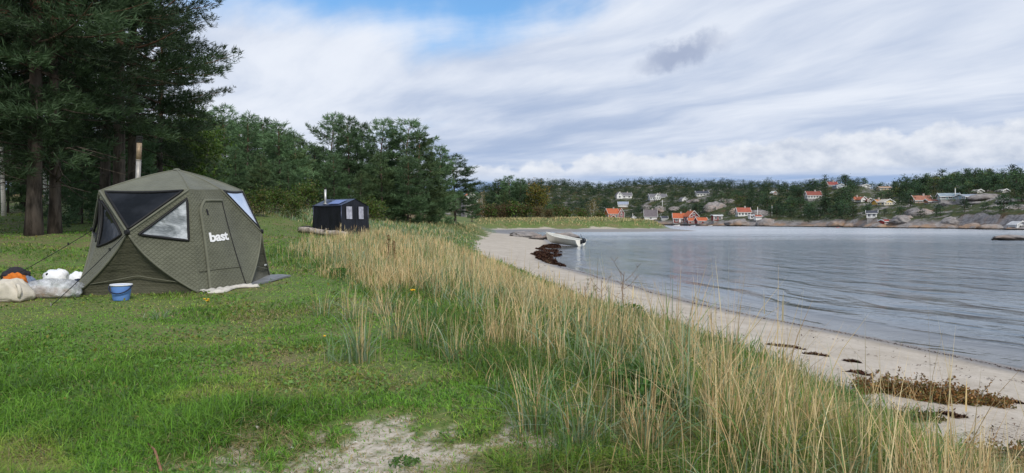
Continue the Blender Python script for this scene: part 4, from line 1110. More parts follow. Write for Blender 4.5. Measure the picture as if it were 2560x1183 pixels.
# ------------------------------------------------------------------ boat with outboard
m_hull = plain('cream_gelcoat', (0.86, 0.84, 0.75), 0.35, 0.03, 3, spec=0.5)
m_hullin = plain('pale_grey_liner', (0.60, 0.60, 0.56), 0.6, 0.1)
m_motor = plain('black_motor_cowl', (0.013, 0.017, 0.024), 0.35, 0.2, spec=0.5)
bow, stern = V3(3.3, 69.0, 0.30), V3(6.05, 65.4, 0.02)
bl_ = np.linalg.norm(stern - bow); fwd = (bow - stern) / bl_; side = unit(np.cross(V3(0, 0, 1), fwd)); upv = np.cross(fwd, side)
boat = thing('rowing_boat', 'cream white open boat drawn up on the seaweed with its motor tilted', 'boat', stern)
def bp_(s, w_, h_): return fwd * s * bl_ + side * w_ + upv * h_
def sect(s):
    beam = 0.78 * (1 - max(0, (s - 0.45) / 0.55) ** 2.3) * (0.86 + 0.14 * min(1, s / 0.4)); beam = max(beam, 0.02)
    sheer = 0.52 + 0.34 * s ** 2.2; keel = -0.06 + 0.22 * max(0, (s - 0.80) / 0.20) ** 2
    return beam, sheer, keel
def hull(inset):
    P = []
    for i in range(23):
        s = i / 22; b, sh_, k = sect(s); b = max(b - inset, 0.006); k = k + inset
        row = []
        for j in range(17):
            a = -1 + 2 * j / 16; q = abs(a)
            w_ = math.copysign(b * min(1, (q ** 0.62)), a); h_ = k + (sh_ - k) * q ** 1.9
            row.append(bp_(s * 1.0 + (0.06 * q ** 1.5 * (1 if s > .98 else s ** 6)), w_, h_))
        P.append(row)
    return P
r = MB(); r.grid(hull(0.0)); P0_ = hull(0.0)[0]; r.add(P0_, [tuple(range(16, -1, -1))]); r.build('hull', m_hull, boat, True)
r = MB(); r.grid([row[::-1] for row in hull(0.035)]); P0_ = [p + fwd * 0.04 for p in hull(0.035)[0]]; r.add(P0_, [tuple(range(17))]); r.build('liner', m_hullin, boat, True)
for sg in (0, 16):
    r = MB(); r.tube([row[sg] for row in hull(0.008)], 0.028, 6); r.build('gunwale', m_hull, boat, True)
for s in (0.22, 0.50, 0.74):
    b, sh_, k = sect(s); r = MB(); r.box(bp_(s, 0, k + (sh_ - k) * .62), (0.24, b * 1.62, 0.035), Matrix((fwd, side, upv)).transposed()); r.build('thwart', m_hullin, boat)
mo = thing('outboard_motor', 'black outboard motor tilted up on the boat stern', 'motor', stern)
R3 = Matrix((Vector(fwd), Vector(side), Vector(upv))).transposed()
tl = Matrix.Rotation(math.radians(-52), 3, Vector(side))      # tilted out of the water
def mp(x, y, z): return Vector(stern) * 0 + Vector(bp_(0, 0, 0.50)) + tl @ (R3 @ Vector((x, y, z)))
def ell(c, rad, n=12, mth=None):
    r = MB(); P = []
    for i in range(n + 1):
        t = -math.pi / 2 + math.pi * i / n
        P.append([mp(c[0] + rad[0] * abs(math.cos(t)) ** .7 * math.cos(p), c[1] + rad[1] * abs(math.cos(t)) ** .7 * math.sin(p), c[2] + rad[2] * math.copysign(abs(math.sin(t)) ** .8, math.sin(t))) for p in np.linspace(0, 2 * math.pi, 17)])
    r.grid(P); return r
ell((-0.22, 0, 0.28), (0.23, 0.16, 0.21)).build('cowl', m_motor, mo, True)
r = MB(); r.tube([mp(-.20, 0, .10), mp(-.20, 0, -.25), mp(-.22, 0, -.52)], [0.10, 0.065, 0.05], 10); r.build('leg', m_motor, mo, True)
r = MB(); r.tube([mp(-.02, 0, -.56), mp(-.20, 0, -.56), mp(-.42, 0, -.56)], [0.02, 0.06, 0.035], 10)
r.add([mp(-.12, 0, -.58), mp(-.30, 0, -.58), mp(-.26, 0, -.74), mp(-.12, .012, -.60)], [(0, 1, 2), (0, 3, 2)]); gbx = r.build('gearcase', m_motor, mo, True)
r = MB()
for k in range(3):
    a = k * 2.094; r.add([mp(-.43, 0, -.56), mp(-.44, .11 * math.cos(a), -.56 + .11 * math.sin(a)), mp(-.40, .10 * math.cos(a + .6), -.56 + .10 * math.sin(a + .6))], [(0, 1, 2)])
r.build('propeller', m_motor, gbx)
r = MB(); r.box(bp_(0.0, 0, 0.36), (0.09, 0.22, 0.36), R3); r.build('clamp_bracket', m_motor, mo)
r = MB(); r.tube([mp(0.0, 0, .2), mp(.45, .05, .28)], [.03, .022], 7); r.build('tiller', m_motor, mo, True)
# ================================================================== rocks
import bmesh
def rock_mesh(name, seed, sub=4, layer=0.5, mat=None):
    bm = bmesh.new(); bmesh.ops.create_icosphere(bm, subdivisions=sub, radius=1.0)
    V = np.array([v.co[:] for v in bm.verts]); Ff = np.array([[v.index for v in f.verts] for f in bm.faces]); bm.free()
    o = seed * 13.7
    n1 = fbm(V[:, 0] * 1.4 + V[:, 2] * 0.8 + o, V[:, 1] * 1.4 - V[:, 2] * 0.6 + o, 4, seed) - 0.5
    n2 = fbm(V[:, 0] * 4 + V[:, 2] * 2 + o, V[:, 1] * 4 + V[:, 2] * 3, 3, seed + 5) - 0.5
    rid = np.abs(((V[:, 0] * 0.5 + V[:, 2] * 2.2 + n1 * 2) % 0.7) - 0.35) * layer
    V = V * (1 + 0.75 * n1 + 0.20 * n2 - 0.28 * (0.35 - rid))[:, None]
    V[:, 2] = np.where(V[:, 2] > 0, V[:, 2] ** 0.9 * 1.0 if False else V[:, 2], V[:, 2] * 0.6)
    me = mesh_arrays(name, V, Ff, smooth=False); me.materials.append(mat or m_rock)
    return me
RK = [rock_mesh('rock', k + 1) for k in range(5)]
RKB = [rock_mesh('bay_rock', k + 11, 5, 0.9, m_bayrock) for k in range(5)]
ROCKS = []
def rock(p, w_, d_, h_, v, rz, label, cat='rock', group=None, sink=0.25, src=None):
    o = link('rock', (src or RK)[v % 5], None, None, (p[0], p[1], p[2] - h_ * sink)); o.scale = (w_ / 2, d_ / 2, h_); o.rotation_euler = (0, 0, rz)
    tag(o, label, cat, group); return o
def farrock(px, py, wpx, hpx, v, label, keep=True):
    p = hat(px, py); s = p.y / F
    rock(p, wpx * s * 1.35, wpx * s * 1.0, hpx * s * 0.78, v, v * 1.7, label, 'rock', 'granite outcrops on the far shore', 0.42)
    ROCKS.append((px - wpx * .42, px + wpx * .42, py - hpx * .85, py + 4, p.y))
for i, (px, py, w_, h_, lb) in enumerate((
    (1622, 518, 34, 16, 'grey outcrop below the wide grey-roofed house'), (1652, 524, 40, 18, 'pinkish outcrop above the white house with the big grey roof'), (1690, 522, 34, 14, 'low outcrop in the trees above the red boathouses'),
    (1734, 503, 34, 12, 'small pale outcrop beside the tiny white shed'), (1786, 520, 56, 32, 'steep grey crag above the flat-roofed red shed'), (1815, 508, 46, 30, 'upper part of the grey crag left of the white house'),
    (1838, 532, 36, 22, 'outcrop just behind the left of the white house'), (1898, 533, 44, 20, 'outcrop right behind the white house'), (1850, 556, 70, 20, 'pale rock slab below the white house'), (1918, 556, 40, 22, 'rounded boulder right of the small white boathouse'),
    (1950, 566, 70, 9, 'low pale shore rocks below the dark grove'), (2020, 567, 60, 7, 'low shore rocks left of the brown crag'), (2092, 562, 56, 34, 'brown craggy rock at the shore right of the grove'), (2135, 567, 40, 18, 'shore rock right of the brown crag'), (2190, 567, 56, 20, 'brown shore rock below the red hut'),
    (2262, 546, 60, 26, 'grey slab left of the smooth granite dome'), (2304, 536, 76, 30, 'smooth grey granite dome below the brown-red house'), (2290, 570, 70, 16, 'shore slab below the pines'), (2350, 568, 80, 26, 'cracked shore rock right of the low pines'),
    (2378, 553, 52, 22, 'pale rock face above the cracked shore rock'), (2384, 508, 60, 14, 'bare rock under the blue-green house'), (2430, 571, 80, 26, 'wide grey shore rock with dark cracks'), (2490, 571, 80, 26, 'grey shore rock left of the white boathouse'), (2545, 572, 60, 22, 'shore rock behind the white boathouse'),
    (2470, 492, 66, 16, 'bare rock between the two tan cabins'), (2530, 500, 66, 14, 'bare rock slope at the right border, upper'), (2540, 520, 60, 16, 'bare rock slope at the right border, lower'), (2445, 507, 46, 10, 'low rock among heather right of the blue house'),
    (1398, 552, 40, 14, 'rock knoll behind the dune right of the yellowing tree'), (1368, 548, 24, 16, 'brown rock beside the small bushy pine'), (1432, 552, 30, 12, 'rock knoll left of the red houses'), (1776, 566, 50, 8, 'low skerry below the flat-roofed red shed'), (1815, 567, 50, 7, 'low shore rock left of the white house landing'))):
    farrock(px, py, w_, h_, i, lb)
# rocks in the bay beside the boat, islet at the right border
p = at(1398, 601, 88); rock((p.x, 90, 0.0), 4.9, 3.4, 1.0, 1, 0.2, 'dark layered rock rising from the water behind the boat', 'rock', None, 0.12, RKB)
p = at(1310, 598, 90); rock((p.x, 93, 0.15), 4.6, 3.6, 0.7, 3, 0.9, 'low seaweed-covered rock left of the boat bow', 'rock', None, 0.12, RKB)
p = at(1340, 600, 84); rock((p.x, 85, 0.1), 2.4, 1.6, 0.45, 0, 2.2, 'small rock tucked behind the boat bow', 'rock', None, 0.12, RKB)
p = at(1300, 588, 120); rock((p.x, 122, 0.1), 4.0, 2.6, 0.5, 2, 1.2, 'flat dark rock on the wet sand beyond the boat', 'rock', None, 0.12, RKB)
rock((58.6, 87, 0.0), 7.0, 4.0, 0.62, 4, 0.3, 'smooth brown islet in the water at the right border', 'rock', None, 0.05, RKB)

# ================================================================== houses across the bay
PAINT = {}
def paint(c, rough=0.7):
    k = (tuple(round(q, 3) for q in c), rough)
    if k not in PAINT: PAINT[k] = plain('house_paint', c, rough, 0.10, 1.2, 0.0)
    return PAINT[k]
m_roofs = {}
def roofmat(c):
    k = tuple(round(q, 3) for q in c)
    if k not in m_roofs:
        m, o = new_mat('roof_tiles'); cc = coord(); x, y, z = sep(cc)
        t = E.m('ABSOLUTE', E.m('SINE', z * 9.0)); n1 = noise(cc, 1.5, 4, 0.6)
        bsdf(o, cmix(sstep(n1, 0.3, 0.7), tuple(q * .8 for q in c), tuple(min(1, q * 1.15) for q in c)), 0.75, 0.3, 0, t, 0.05, 0.5); m_roofs[k] = m
    return m_roofs[k]
WHT, RED, ORW = (0.74, 0.74, 0.72), (0.20, 0.034, 0.030), (0.42, 0.14, 0.04)
ORR, GRY, DRK, RDR = (0.43, 0.115, 0.05), (0.16, 0.155, 0.165), (0.055, 0.06, 0.075), (0.28, 0.075, 0.05)
m_glass = plain('window_glass', (0.03, 0.035, 0.045), 0.12, 0.2, spec=0.6)
m_stone = plain('foundation_stone', (0.26, 0.25, 0.24), 0.9, 0.2, 2.0)
HOUSES = []
def house(name, px, py, wpx, wallpx, roofpx, wallc, roofc, label, ridge='x', rz=0.0, depth=None, win=3, door=False, chim=True, rows=1, trim=WHT, cat='house', found=0.8, p=None, group='houses across the bay'):
    p = p or hat(px, py); s = p.y / F
    w_, wh, rh = wpx * s, wallpx * s, roofpx * s
    d = depth or max(3.0, w_ * (0.7 if ridge == 'x' else 1.2))
    base = Vector((p.x, p.y + d * 0.5, p.z))
    h = thing(name, label, cat, base, rz, group)
    HOUSES.append((px - wpx / 2, px + wpx / 2, py - wallpx - roofpx, py, p.y))
    r = MB(); x, y = w_ / 2, d / 2
    v = [(-x, -y, 0), (x, -y, 0), (x, y, 0), (-x, y, 0), (-x, -y, wh), (x, -y, wh), (x, y, wh), (-x, y, wh)]
    f = [(0, 1, 5, 4), (1, 2, 6, 5), (2, 3, 7, 6), (3, 0, 4, 7)]
    if ridge == 'x': v += [(-x, 0, wh + rh), (x, 0, wh + rh)]; f += [(4, 7, 8), (6, 5, 9)]
    else: v += [(0, -y, wh + rh), (0, y, wh + rh)]; f += [(5, 4, 8), (7, 6, 9)]
    r.add(v, f); r.build('wall', paint(wallc), h)
    r = MB(); r.box((0, 0, -found / 2 - 0.9), (w_ - 0.1, d - 0.1, found + 1.8)); r.build('foundation', m_stone, h)
    oh, th = 0.35, 0.16
    r = MB()
    def slab(a, b, c, e):
        q = [Vector(k) for k in (a, b, c, e)]; up = Vector((0, 0, th))
        r.add(q + [k + up for k in q], [(3, 2, 1, 0), (4, 5, 6, 7), (0, 1, 5, 4), (1, 2, 6, 5), (2, 3, 7, 6), (3, 0, 4, 7)])
    if ridge == 'x':
        k = rh / y
        slab((-x - oh, -y - oh, wh - oh * k + .03), (x + oh, -y - oh, wh - oh * k + .03), (x + oh, 0, wh + rh + .03), (-x - oh, 0, wh + rh + .03))
        slab((x + oh, y + oh, wh - oh * k + .03), (-x - oh, y + oh, wh - oh * k + .03), (-x - oh, 0.002, wh + rh + .03), (x + oh, 0.002, wh + rh + .03))
    else:
        k = rh / x
        slab((-x - oh, -y - oh, wh - oh * k + .03), (0, -y - oh, wh + rh + .03), (0, y + oh, wh + rh + .03), (-x - oh, y + oh, wh - oh * k + .03))
        slab((0.002, -y - oh, wh + rh + .03), (x + oh, -y - oh, wh - oh * k + .03), (x + oh, y + oh, wh - oh * k + .03), (0.002, y + oh, wh + rh + .03))
    rf = r.build('roof', roofmat(roofc), h)
    r = MB(); tm = paint(trim); tw = 0.30
    if ridge == 'x':
        for sx in (-1, 1):
            for sy in (-1, 1):
                a, b = Vector((sx * (x + oh + .03), sy * (y + oh), wh - oh * rh / y + .05)), Vector((sx * (x + oh + .03), 0, wh + rh + .05))
                r.add([a, b, b + Vector((0, 0, tw)), a + Vector((0, 0, tw)), a + Vector((.09 * sx, 0, 0)), b + Vector((.09 * sx, 0, 0)), b + Vector((.09 * sx, 0, tw)), a + Vector((.09 * sx, 0, tw))], [(0, 1, 2, 3), (4, 5, 6, 7), (0, 1, 5, 4), (3, 2, 6, 7)])
        r.box((0, -y - oh - .05, wh - oh * rh / y + .03), (w_ + 2 * oh, 0.08, 0.2))
    else:
        for sx in (-1, 1):
            a, b = Vector((sx * (x + oh), -y - oh - .03, wh - oh * rh / x + .03)), Vector((0, -y - oh - .03, wh + rh + .05))
            r.add([a, b, b + Vector((0, 0, tw)), a + Vector((0, 0, tw)), a + Vector((0, -.09, 0)), b + Vector((0, -.09, 0)), b + Vector((0, -.09, tw)), a + Vector((0, -.09, tw))], [(0, 1, 2, 3), (4, 5, 6, 7), (0, 1, 5, 4), (3, 2, 6, 7)])
    r.build('barge_board', tm, rf)
    for sx in (-1, 1):
        r = MB(); r.box((sx * (x - 0.05), -y - 0.03, wh / 2), (0.22, 0.06, wh)); r.build('corner_board', tm, h)
    def window(cx, cz, ww, hh, side='f'):
        r = MB(); g = MB()
        if side == 'f':
            r.box((cx, -y - .035, cz), (ww + .3, .07, hh + .3)); g.box((cx, -y - .075, cz), (ww, .03, hh)); b1 = MB(); b1.box((cx, -y - .095, cz), (.09, .03, hh))
        else:
            sx = 1 if side == 'r' else -1
            r.box((sx * (x + .035), cx, cz), (.07, ww + .3, hh + .3)); g.box((sx * (x + .075), cx, cz), (.03, ww, hh)); b1 = MB(); b1.box((sx * (x + .095), cx, cz), (.03, .09, hh))
        wf = r.build('window', tm, h); g.build('pane', m_glass, wf); b1.build('glazing_bar', tm, wf)
    for rw in range(rows):
        cz = wh * (0.55 if rows == 1 else (0.28 + 0.5 * rw)); hh = min(1.3, wh / rows * 0.5)
        for k_ in range(win): window(-x + w_ * (k_ + 0.5) / win, cz, min(1.1, w_ / win * 0.5), hh)
        for sd_ in ('l', 'r'):
            if d > 3.5:
                for k_ in (-.25, .25): window(d * k_, cz, min(1.0, d * .2), hh, sd_)
    if ridge == 'y' and rh > 1.6: window(0, wh + rh * .33, min(1.0, w_ * .2), min(1.1, rh * .4))
    if door:
        r = MB(); r.box((x * 0.05, -y - .06, 1.0), (0.95, .1, 2.0)); r.build('door', paint(trim if wallc[0] < .5 else (0.12, 0.2, 0.16)), h)
    if chim:
        r = MB(); r.box((x * .3 if ridge == 'x' else 0, 0 if ridge == 'x' else y * .2, wh + rh + .35), (.6, .6, 1.1)); r.build('chimney', paint((0.42, 0.36, 0.33)), rf)
    return h
house('house', 1531, 549, 30, 15, 12, ORW, ORR, 'orange-walled house with red tiled roof on the left by the water', 'x', 0.35, win=2, rows=1)
house('house', 1552, 549, 14, 16, 11, RED, ORR, 'narrow dark red gable joined to the right of the orange house', 'y', 0.2, win=1, rows=2, chim=False, cat='house')
house('boathouse', 1530, 551, 14, 7, 6, RED, ORR, 'small dark red boathouse in front of the orange house', 'y', 0.1, win=1, chim=False, cat='boathouse', p=hat(1530, 551) + Vector((0, -4, -0.2)))
house('house', 1548, 497, 14, 9, 8, WHT, GRY, 'white gabled house front high above the orange house', 'y', 0.15, win=1, chim=False)
house('house', 1566, 496, 26, 7, 7, WHT, GRY, 'white house with long grey roof joined to the white gable', 'x', 0.1, win=2)
house('house', 1559, 518, 24, 7, 6, WHT, (0.30, 0.34, 0.42), 'low white outbuilding with pale blue roof above the orange house', 'x', -0.2, win=0, chim=False, cat='outbuilding')
house('house', 1646, 500, 42, 7, 8, (0.62, 0.64, 0.68), GRY, 'wide pale house with hipped grey roof on the hill', 'x', 0.0, win=7)
house('house', 1643, 500, 14, 8, 8, WHT, GRY, 'white glazed gable in the middle of the wide pale house', 'y', 0.0, win=3, chim=False, depth=3.0, p=hat(1643, 500) + Vector((0, -1.6, 0)))
house('shed', 1709, 503, 14, 4, 5, WHT, GRY, 'tiny white shed among trees on the hill', 'y', 0.3, win=1, chim=False, cat='shed')
house('house', 1757, 491, 30, 7, 6, (0.66, 0.65, 0.58), DRK, 'white house with dark roof on the crag', 'x', 0.0, win=4)
house('house', 1628, 550, 30, 9, 16, WHT, (0.15, 0.13, 0.14), 'white house with a tall dark grey roof near the shore', 'x', -0.1, win=1)
house('shed', 1584, 552, 9, 7, 4, WHT, GRY, 'small white shed at the head of the jetty', 'y', 0.1, win=1, chim=False, cat='shed')
house('shed', 1662, 551, 14, 5, 5, WHT, DRK, 'low white shed with dark roof right of the tall grey roof', 'x', 0.0, win=0, chim=False, cat='shed')
house('house', 1700, 557, 30, 12, 11, RED, ORR, 'red house with bright orange roof, leftmost of the red group', 'x', -0.12, win=2, door=True, rows=1)
house('house', 1731, 556, 26, 15, 13, RED, ORR, 'tall red house with white-edged gable in the red group', 'y', 0.25, win=2, rows=2)
house('boathouse', 1728, 559, 20, 7, 6, RED, ORR, 'red annexe with orange roof in front of the tall red gable', 'x', 0.0, win=1, chim=False, cat='boathouse', p=hat(1728, 559) + Vector((0, -3.0, 0)))
house('boathouse', 1755, 560, 26, 8, 7, RED, ORR, 'red boathouse with orange roof standing alone at the quay', 'x', 0.2, win=2, chim=False, cat='boathouse')
house('shed', 1794, 552, 22, 12, 1.5, RED, (0.6, 0.6, 0.6), 'flat-roofed dark red shed with white windows', 'x', 0.1, win=2, chim=False, cat='shed')
house('house', 1861, 541, 32, 11, 10, WHT, (0.34, 0.10, 0.065), 'white house with red roof and a row of windows on the rock', 'x', 0.0, win=4)
house('shed', 1880, 548, 9, 9, 1, WHT, (0.6, 0.6, 0.6), 'white flat annexe below the right of the red-roofed white house', 'x', 0.0, win=1, chim=False, cat='annexe')
house('boathouse', 1897, 551, 14, 9, 3, WHT, (0.34, 0.10, 0.065), 'small white boathouse with red roof beside the flagpole', 'x', 0.0, win=0, chim=False, door=False, cat='boathouse')
house('house', 1936, 488, 10, 5, 4, (0.4, 0.2, 0.16), WHT, 'tiny red cabin with white gable in the trees', 'y', 0.2, win=1, chim=False, cat='cabin')
house('house', 2037, 497, 34, 9, 9, (0.68, 0.68, 0.66), (0.24, 0.075, 0.055), 'white house with brown-red roof high in the trees', 'x', -0.05, win=5)
house('house', 2083, 466, 22, 4, 7, WHT, (0.26, 0.07, 0.06), 'white cottage with red roof on the skyline', 'x', 0.0, win=3)
house('house', 2103, 470, 22, 4, 5, (0.45, 0.5, 0.56), (0.10, 0.14, 0.19), 'blue-grey cottage right of the red-roofed one on the skyline', 'y', 0.0, win=2, chim=False)
house('house', 2164, 468, 20, 4, 4, (0.62, 0.62, 0.58), (0.3, 0.3, 0.3), 'pale cottage right of the blue-grey one on the skyline', 'y', 0.1, win=2, chim=False)
house('house', 2143, 504, 22, 5, 6, WHT, (0.40, 0.13, 0.07), 'white house with orange-red roof amid the trees', 'x', 0.2, win=2)
house('house', 2158, 505, 16, 6, 6, WHT, (0.40, 0.13, 0.07), 'white gable joined to the orange-red roof', 'y', 0.2, win=1, chim=False)
house('house', 2174, 505, 13, 4, 4, (0.5, 0.3, 0.22), (0.25, 0.1, 0.07), 'small red-brown cabin right of the white gable', 'y', 0.1, win=1, chim=False, cat='cabin')
house('house', 2199, 512, 18, 6, 6, (0.60, 0.36, 0.08), (0.42, 0.20, 0.10), 'yellow house wing with tan roof', 'x', 0.25, win=1)
house('house', 2222, 513, 26, 7, 7, (0.66, 0.52, 0.24), (0.5, 0.45, 0.38), 'yellow house gable with a row of windows', 'y', 0.1, win=4, chim=False)
house('house', 2310, 507, 40, 7, 10, (0.38, 0.19, 0.11), (0.34, 0.15, 0.10), 'brown-red timber house with red roof above the granite dome', 'x', -0.08, win=5)
house('house', 2333, 507, 22, 4, 4, (0.36, 0.16, 0.09), (0.30, 0.12, 0.08), 'low brown-red wing right of the timber house', 'x', -0.05, win=2, chim=False)
house('house', 2380, 499, 44, 8, 7, (0.30, 0.42, 0.42), (0.26, 0.32, 0.36), 'blue-green house with grey roof beside the flagpole', 'x', -0.25, win=3, chim=False)
house('house', 2438, 498, 54, 6, 5, (0.26, 0.36, 0.42), (0.26, 0.30, 0.36), 'long low blue house right of the blue-green one', 'x', 0.05, win=6, chim=False)
house('house', 2449, 483, 16, 4, 4, (0.46, 0.40, 0.28), (0.3, 0.28, 0.26), 'tan cabin left of the upper flagpole', 'y', 0.1, win=1, chim=False, cat='cabin')
house('house', 2513, 482, 16, 4, 4, (0.50, 0.45, 0.34), (0.3, 0.28, 0.26), 'tan cabin right of the upper flagpole', 'y', 0.1, win=1, chim=False, cat='cabin')
house('house', 2185, 545, 22, 12, 5, WHT, DRK, 'white house with dark roof above the red hut', 'x', -0.5, win=2, chim=False)
house('shed', 2219, 560, 17, 6, 3, (0.36, 0.04, 0.03), (0.30, 0.05, 0.04), 'small bright red hut at the shore', 'x', 0.1, win=1, chim=False, cat='hut')
house('house', 2214, 475, 28, 5, 3, (0.56, 0.40, 0.16), (0.36, 0.22, 0.13), 'ochre house on the skyline left of the dark pines', 'x', 0.0, win=3, chim=False)
house('boathouse', 2553, 573, 24, 11, 7, (0.66, 0.67, 0.68), (0.5, 0.5, 0.5), 'white boathouse at the water on the right border', 'y', 0.05, win=1, chim=False, cat='boathouse')
# the white and orange-roofed house half hidden behind the wood at the near side
ph_ = at(1172, 505, 300)
house('house', 1172, 505, 34, 10, 12, WHT, (0.50, 0.16, 0.08), 'white house with orange roof half hidden behind the lone pine', 'y', 0.3, win=2, p=Vector((ph_.x, 300, ph_.z)), found=9.0)

def pole(px, py0, py1, label, cat='flagpole', p=None):
    p = p or hat(px, py0); L = (py0 - py1) / F * p.y
    f = thing('flagpole', label, cat, p, 0, 'flagpoles across the bay')
    r = MB(); r.tube([(0, 0, -0.5), (0, 0, L)], [0.16, 0.10], 8); r.build('mast', paint(WHT), f, True)
    r = MB(); r.lathe([(0, .3), (.16, .16), (.16, .1), (0, 0)], 8, (0, 0, L)); r.build('finial', paint((0.6, 0.5, 0.2)), f)
pole(1894, 548, 518, 'white flagpole beside the small white boathouse'); pole(1930, 541, 515, 'grey flagpole above the rounded boulder')
pole(2388, 497, 471, 'white flagpole in front of the blue-green house'); pole(2487, 478, 456, 'white flagpole between the two tan cabins')
pole(1656, 522, 500, 'thin pole on the slope below the wide pale house'); pole(1582, 551, 534, 'thin pole beside the jetty shed')
# jetties and moored boats
m_jetty = plain('grey_jetty_timber', (0.13, 0.11, 0.095), 0.9, 0.25, 1.0)
def jetty(px0, px1, label, zt=0.7):
    a, b = (np.array([(px0 - CX) / F * hill_S(px0), hill_S(px0) - 3, 0.0]), np.array([(px1 - CX) / F * hill_S(px1), hill_S(px1) - 3, 0.0]))
    j = thing('jetty', label, 'jetty', a); d = b - a; L = np.linalg.norm(d); u_ = d / L; n_ = V3(-u_[1], u_[0], 0)
    M = Matrix((Vector(u_), Vector(n_), Vector((0, 0, 1)))).transposed()
    n = max(6, int(L / 0.9)); pm = MB(); pm.box((0, 0, 0), (L / n - 0.06, 3.0, 0.12), M); pme = pm.mesh('plank'); pme.materials.append(m_jetty)
    for k in range(n): o = link('plank', pme, None, j, Vector(u_ * L * (k + .5) / n + V3(0, 0, zt)))
    q = MB(); q.tube([(0, 0, -1.2), (0, 0, zt - .07)], 0.14, 6); pst = q.mesh('post'); pst.materials.append(m_jetty)
    for k in range(0, n + 1, max(1, n // 8)): link('post', pst, None, j, Vector(u_ * L * k / n - n_ * 1.3))
    for sg in (-1, 1):
        q = MB(); q.box(Vector(d / 2 + n_ * sg * 1.4 + V3(0, 0, zt - .16)), (L, .14, .2), M); q.build('beam', m_jetty, j)
jetty(1650, 1738, 'dark timber quay in front of the red houses'); jetty(1742, 1775, 'short dark quay before the lone red boathouse'); jetty(2070, 2125, 'pale landing stage at the foot of the brown crag', 0.5)
def smallboat(px, py, lpx, rz, label, cabin=False, c=WHT):
    D = CZ * F / (py - HY); p = Vector(((px - CX) / F * D, D, 0.0)); L = lpx * D / F
    b_ = thing('moored_boat', label, 'boat', p, rz, 'boats moored across the bay')
    P = []
    for i in range(11):
        s = i / 10; bm_ = max(.03, L * .17 * (1 - max(0, (s - .4) / .6) ** 2)); sh_ = L * .10 + L * .07 * s * s
        P.append([((s - .5) * L, math.copysign(bm_ * abs(a) ** .6, a), -0.15 + (sh_ + .15) * abs(a) ** 1.8) for a in np.linspace(-1, 1, 9)])
    r = MB(); r.grid(P); r.add(P[0], [tuple(range(8, -1, -1))]); r.build('hull', paint(c, .4), b_, True)
    r = MB(); r.grid([[(q[0][0] * .97, q[j][1] * .9, q[0][2] - .08) for j in (0, 8)] for q in P]); r.build('deck', paint((.5, .5, .48)), b_)
    if cabin:
        r = MB(); r.box((L * .05, 0, L * .17), (L * .3, L * .2, L * .14)); cbn = r.build('cabin', paint(WHT), b_)
        r = MB(); r.box((L * .06, 0, L * .19), (L * .31, L * .21, L * .05)); r.build('cabin_window', m_glass, cbn)
    else:
        r = MB(); r.box((0, 0, L * .07), (L * .06, L * .28, L * .02)); r.build('thwart', paint((.4, .38, .34)), b_)
smallboat(1597, 562.8, 26, 0.0, 'white open boat left of the moored pair'); smallboat(1618, 562.6, 14, 0.4, 'small white dinghy between the longer boats'); smallboat(1640, 562.8, 30, 0.1, 'white cabin boat moored by the quay end', True)
smallboat(1692, 564.6, 16, 0.2, 'pale boat alongside the quay at the leftmost red house'); smallboat(1733, 564.8, 12, 0.1, 'white dinghy in front of the red annexe', False, (.55, .6, .68)); smallboat(1776, 565.3, 10, 0.0, 'tiny white dinghy right of the lone red boathouse')
smallboat(2094, 569.2, 8, 0.0, 'tiny red dinghy at the pale landing stage', False, (.45, .08, .06))

# ================================================================== trees on the far hillside
FC = [np.array([0.040, 0.074, 0.032]), np.array([0.050, 0.088, 0.034]), np.array([0.034, 0.066, 0.036])]
FD = [np.array([0.085, 0.125, 0.030]), np.array([0.12, 0.115, 0.035]), np.array([0.07, 0.11, 0.03])]
def fartree(name, seed, cols, n, H=7.0, R=2.7, top=0.5):
    rng = np.random.default_rng(seed); P = []; C = []
    mb = MB(); mb.tube([(0, 0, -0.6), (0.1, 0, H * .5), (0.0, 0, H * .85)], [0.16, 0.12, 0.04], 5)
    ncl = 15
    for c in range(ncl):
        f = rng.uniform(0.16, 1.0); rr = R * (1 - max(0, (f - top) / (1.12 - top)) ** 1.6) * rng.uniform(0.2, 0.95); a = rng.uniform(0, 6.28)
        cc = np.array([rr * math.cos(a), rr * math.sin(a), H * f * 0.93])
        mb.tube([(0, 0, cc[2] * .8), tuple(cc * np.array([.8, .8, .97]))], [.05, .02], 3, cap=False)
        q = n // ncl
        P.append(cc + rng.normal(0, 1, (q, 3)) * np.array([0.85, 0.85, 0.36]) * R / 2.7)
        C.append(np.repeat((cols[rng.integers(0, len(cols))] * rng.uniform(.65, 1.4))[None], q, 0) * rng.uniform(.8, 1.2, (q, 1)))
    V, Fq, Cc = leaves(rng, np.concatenate(P), 0.30 * R / 2.7, np.concatenate(C), 1.0)
    return mb.mesh(name + '_trunk'), mesh_arrays(name + '_crown', V, Fq, Cc)
FT = [fartree('hill_pine', 60 + k, FC, 420, 7.0, 2.7, [0.5, 0.65, 0.35, 0.7][k]) for k in range(4)] + [fartree('hill_birch', 70 + k, FD, 420, 6.0, 2.6, 0.55) for k in range(2)]
for t in FT: t[0].materials.append(m_pinebark); t[1].materials.append(m_needles)
rng = np.random.default_rng(99); cand = []
tt = 6.0
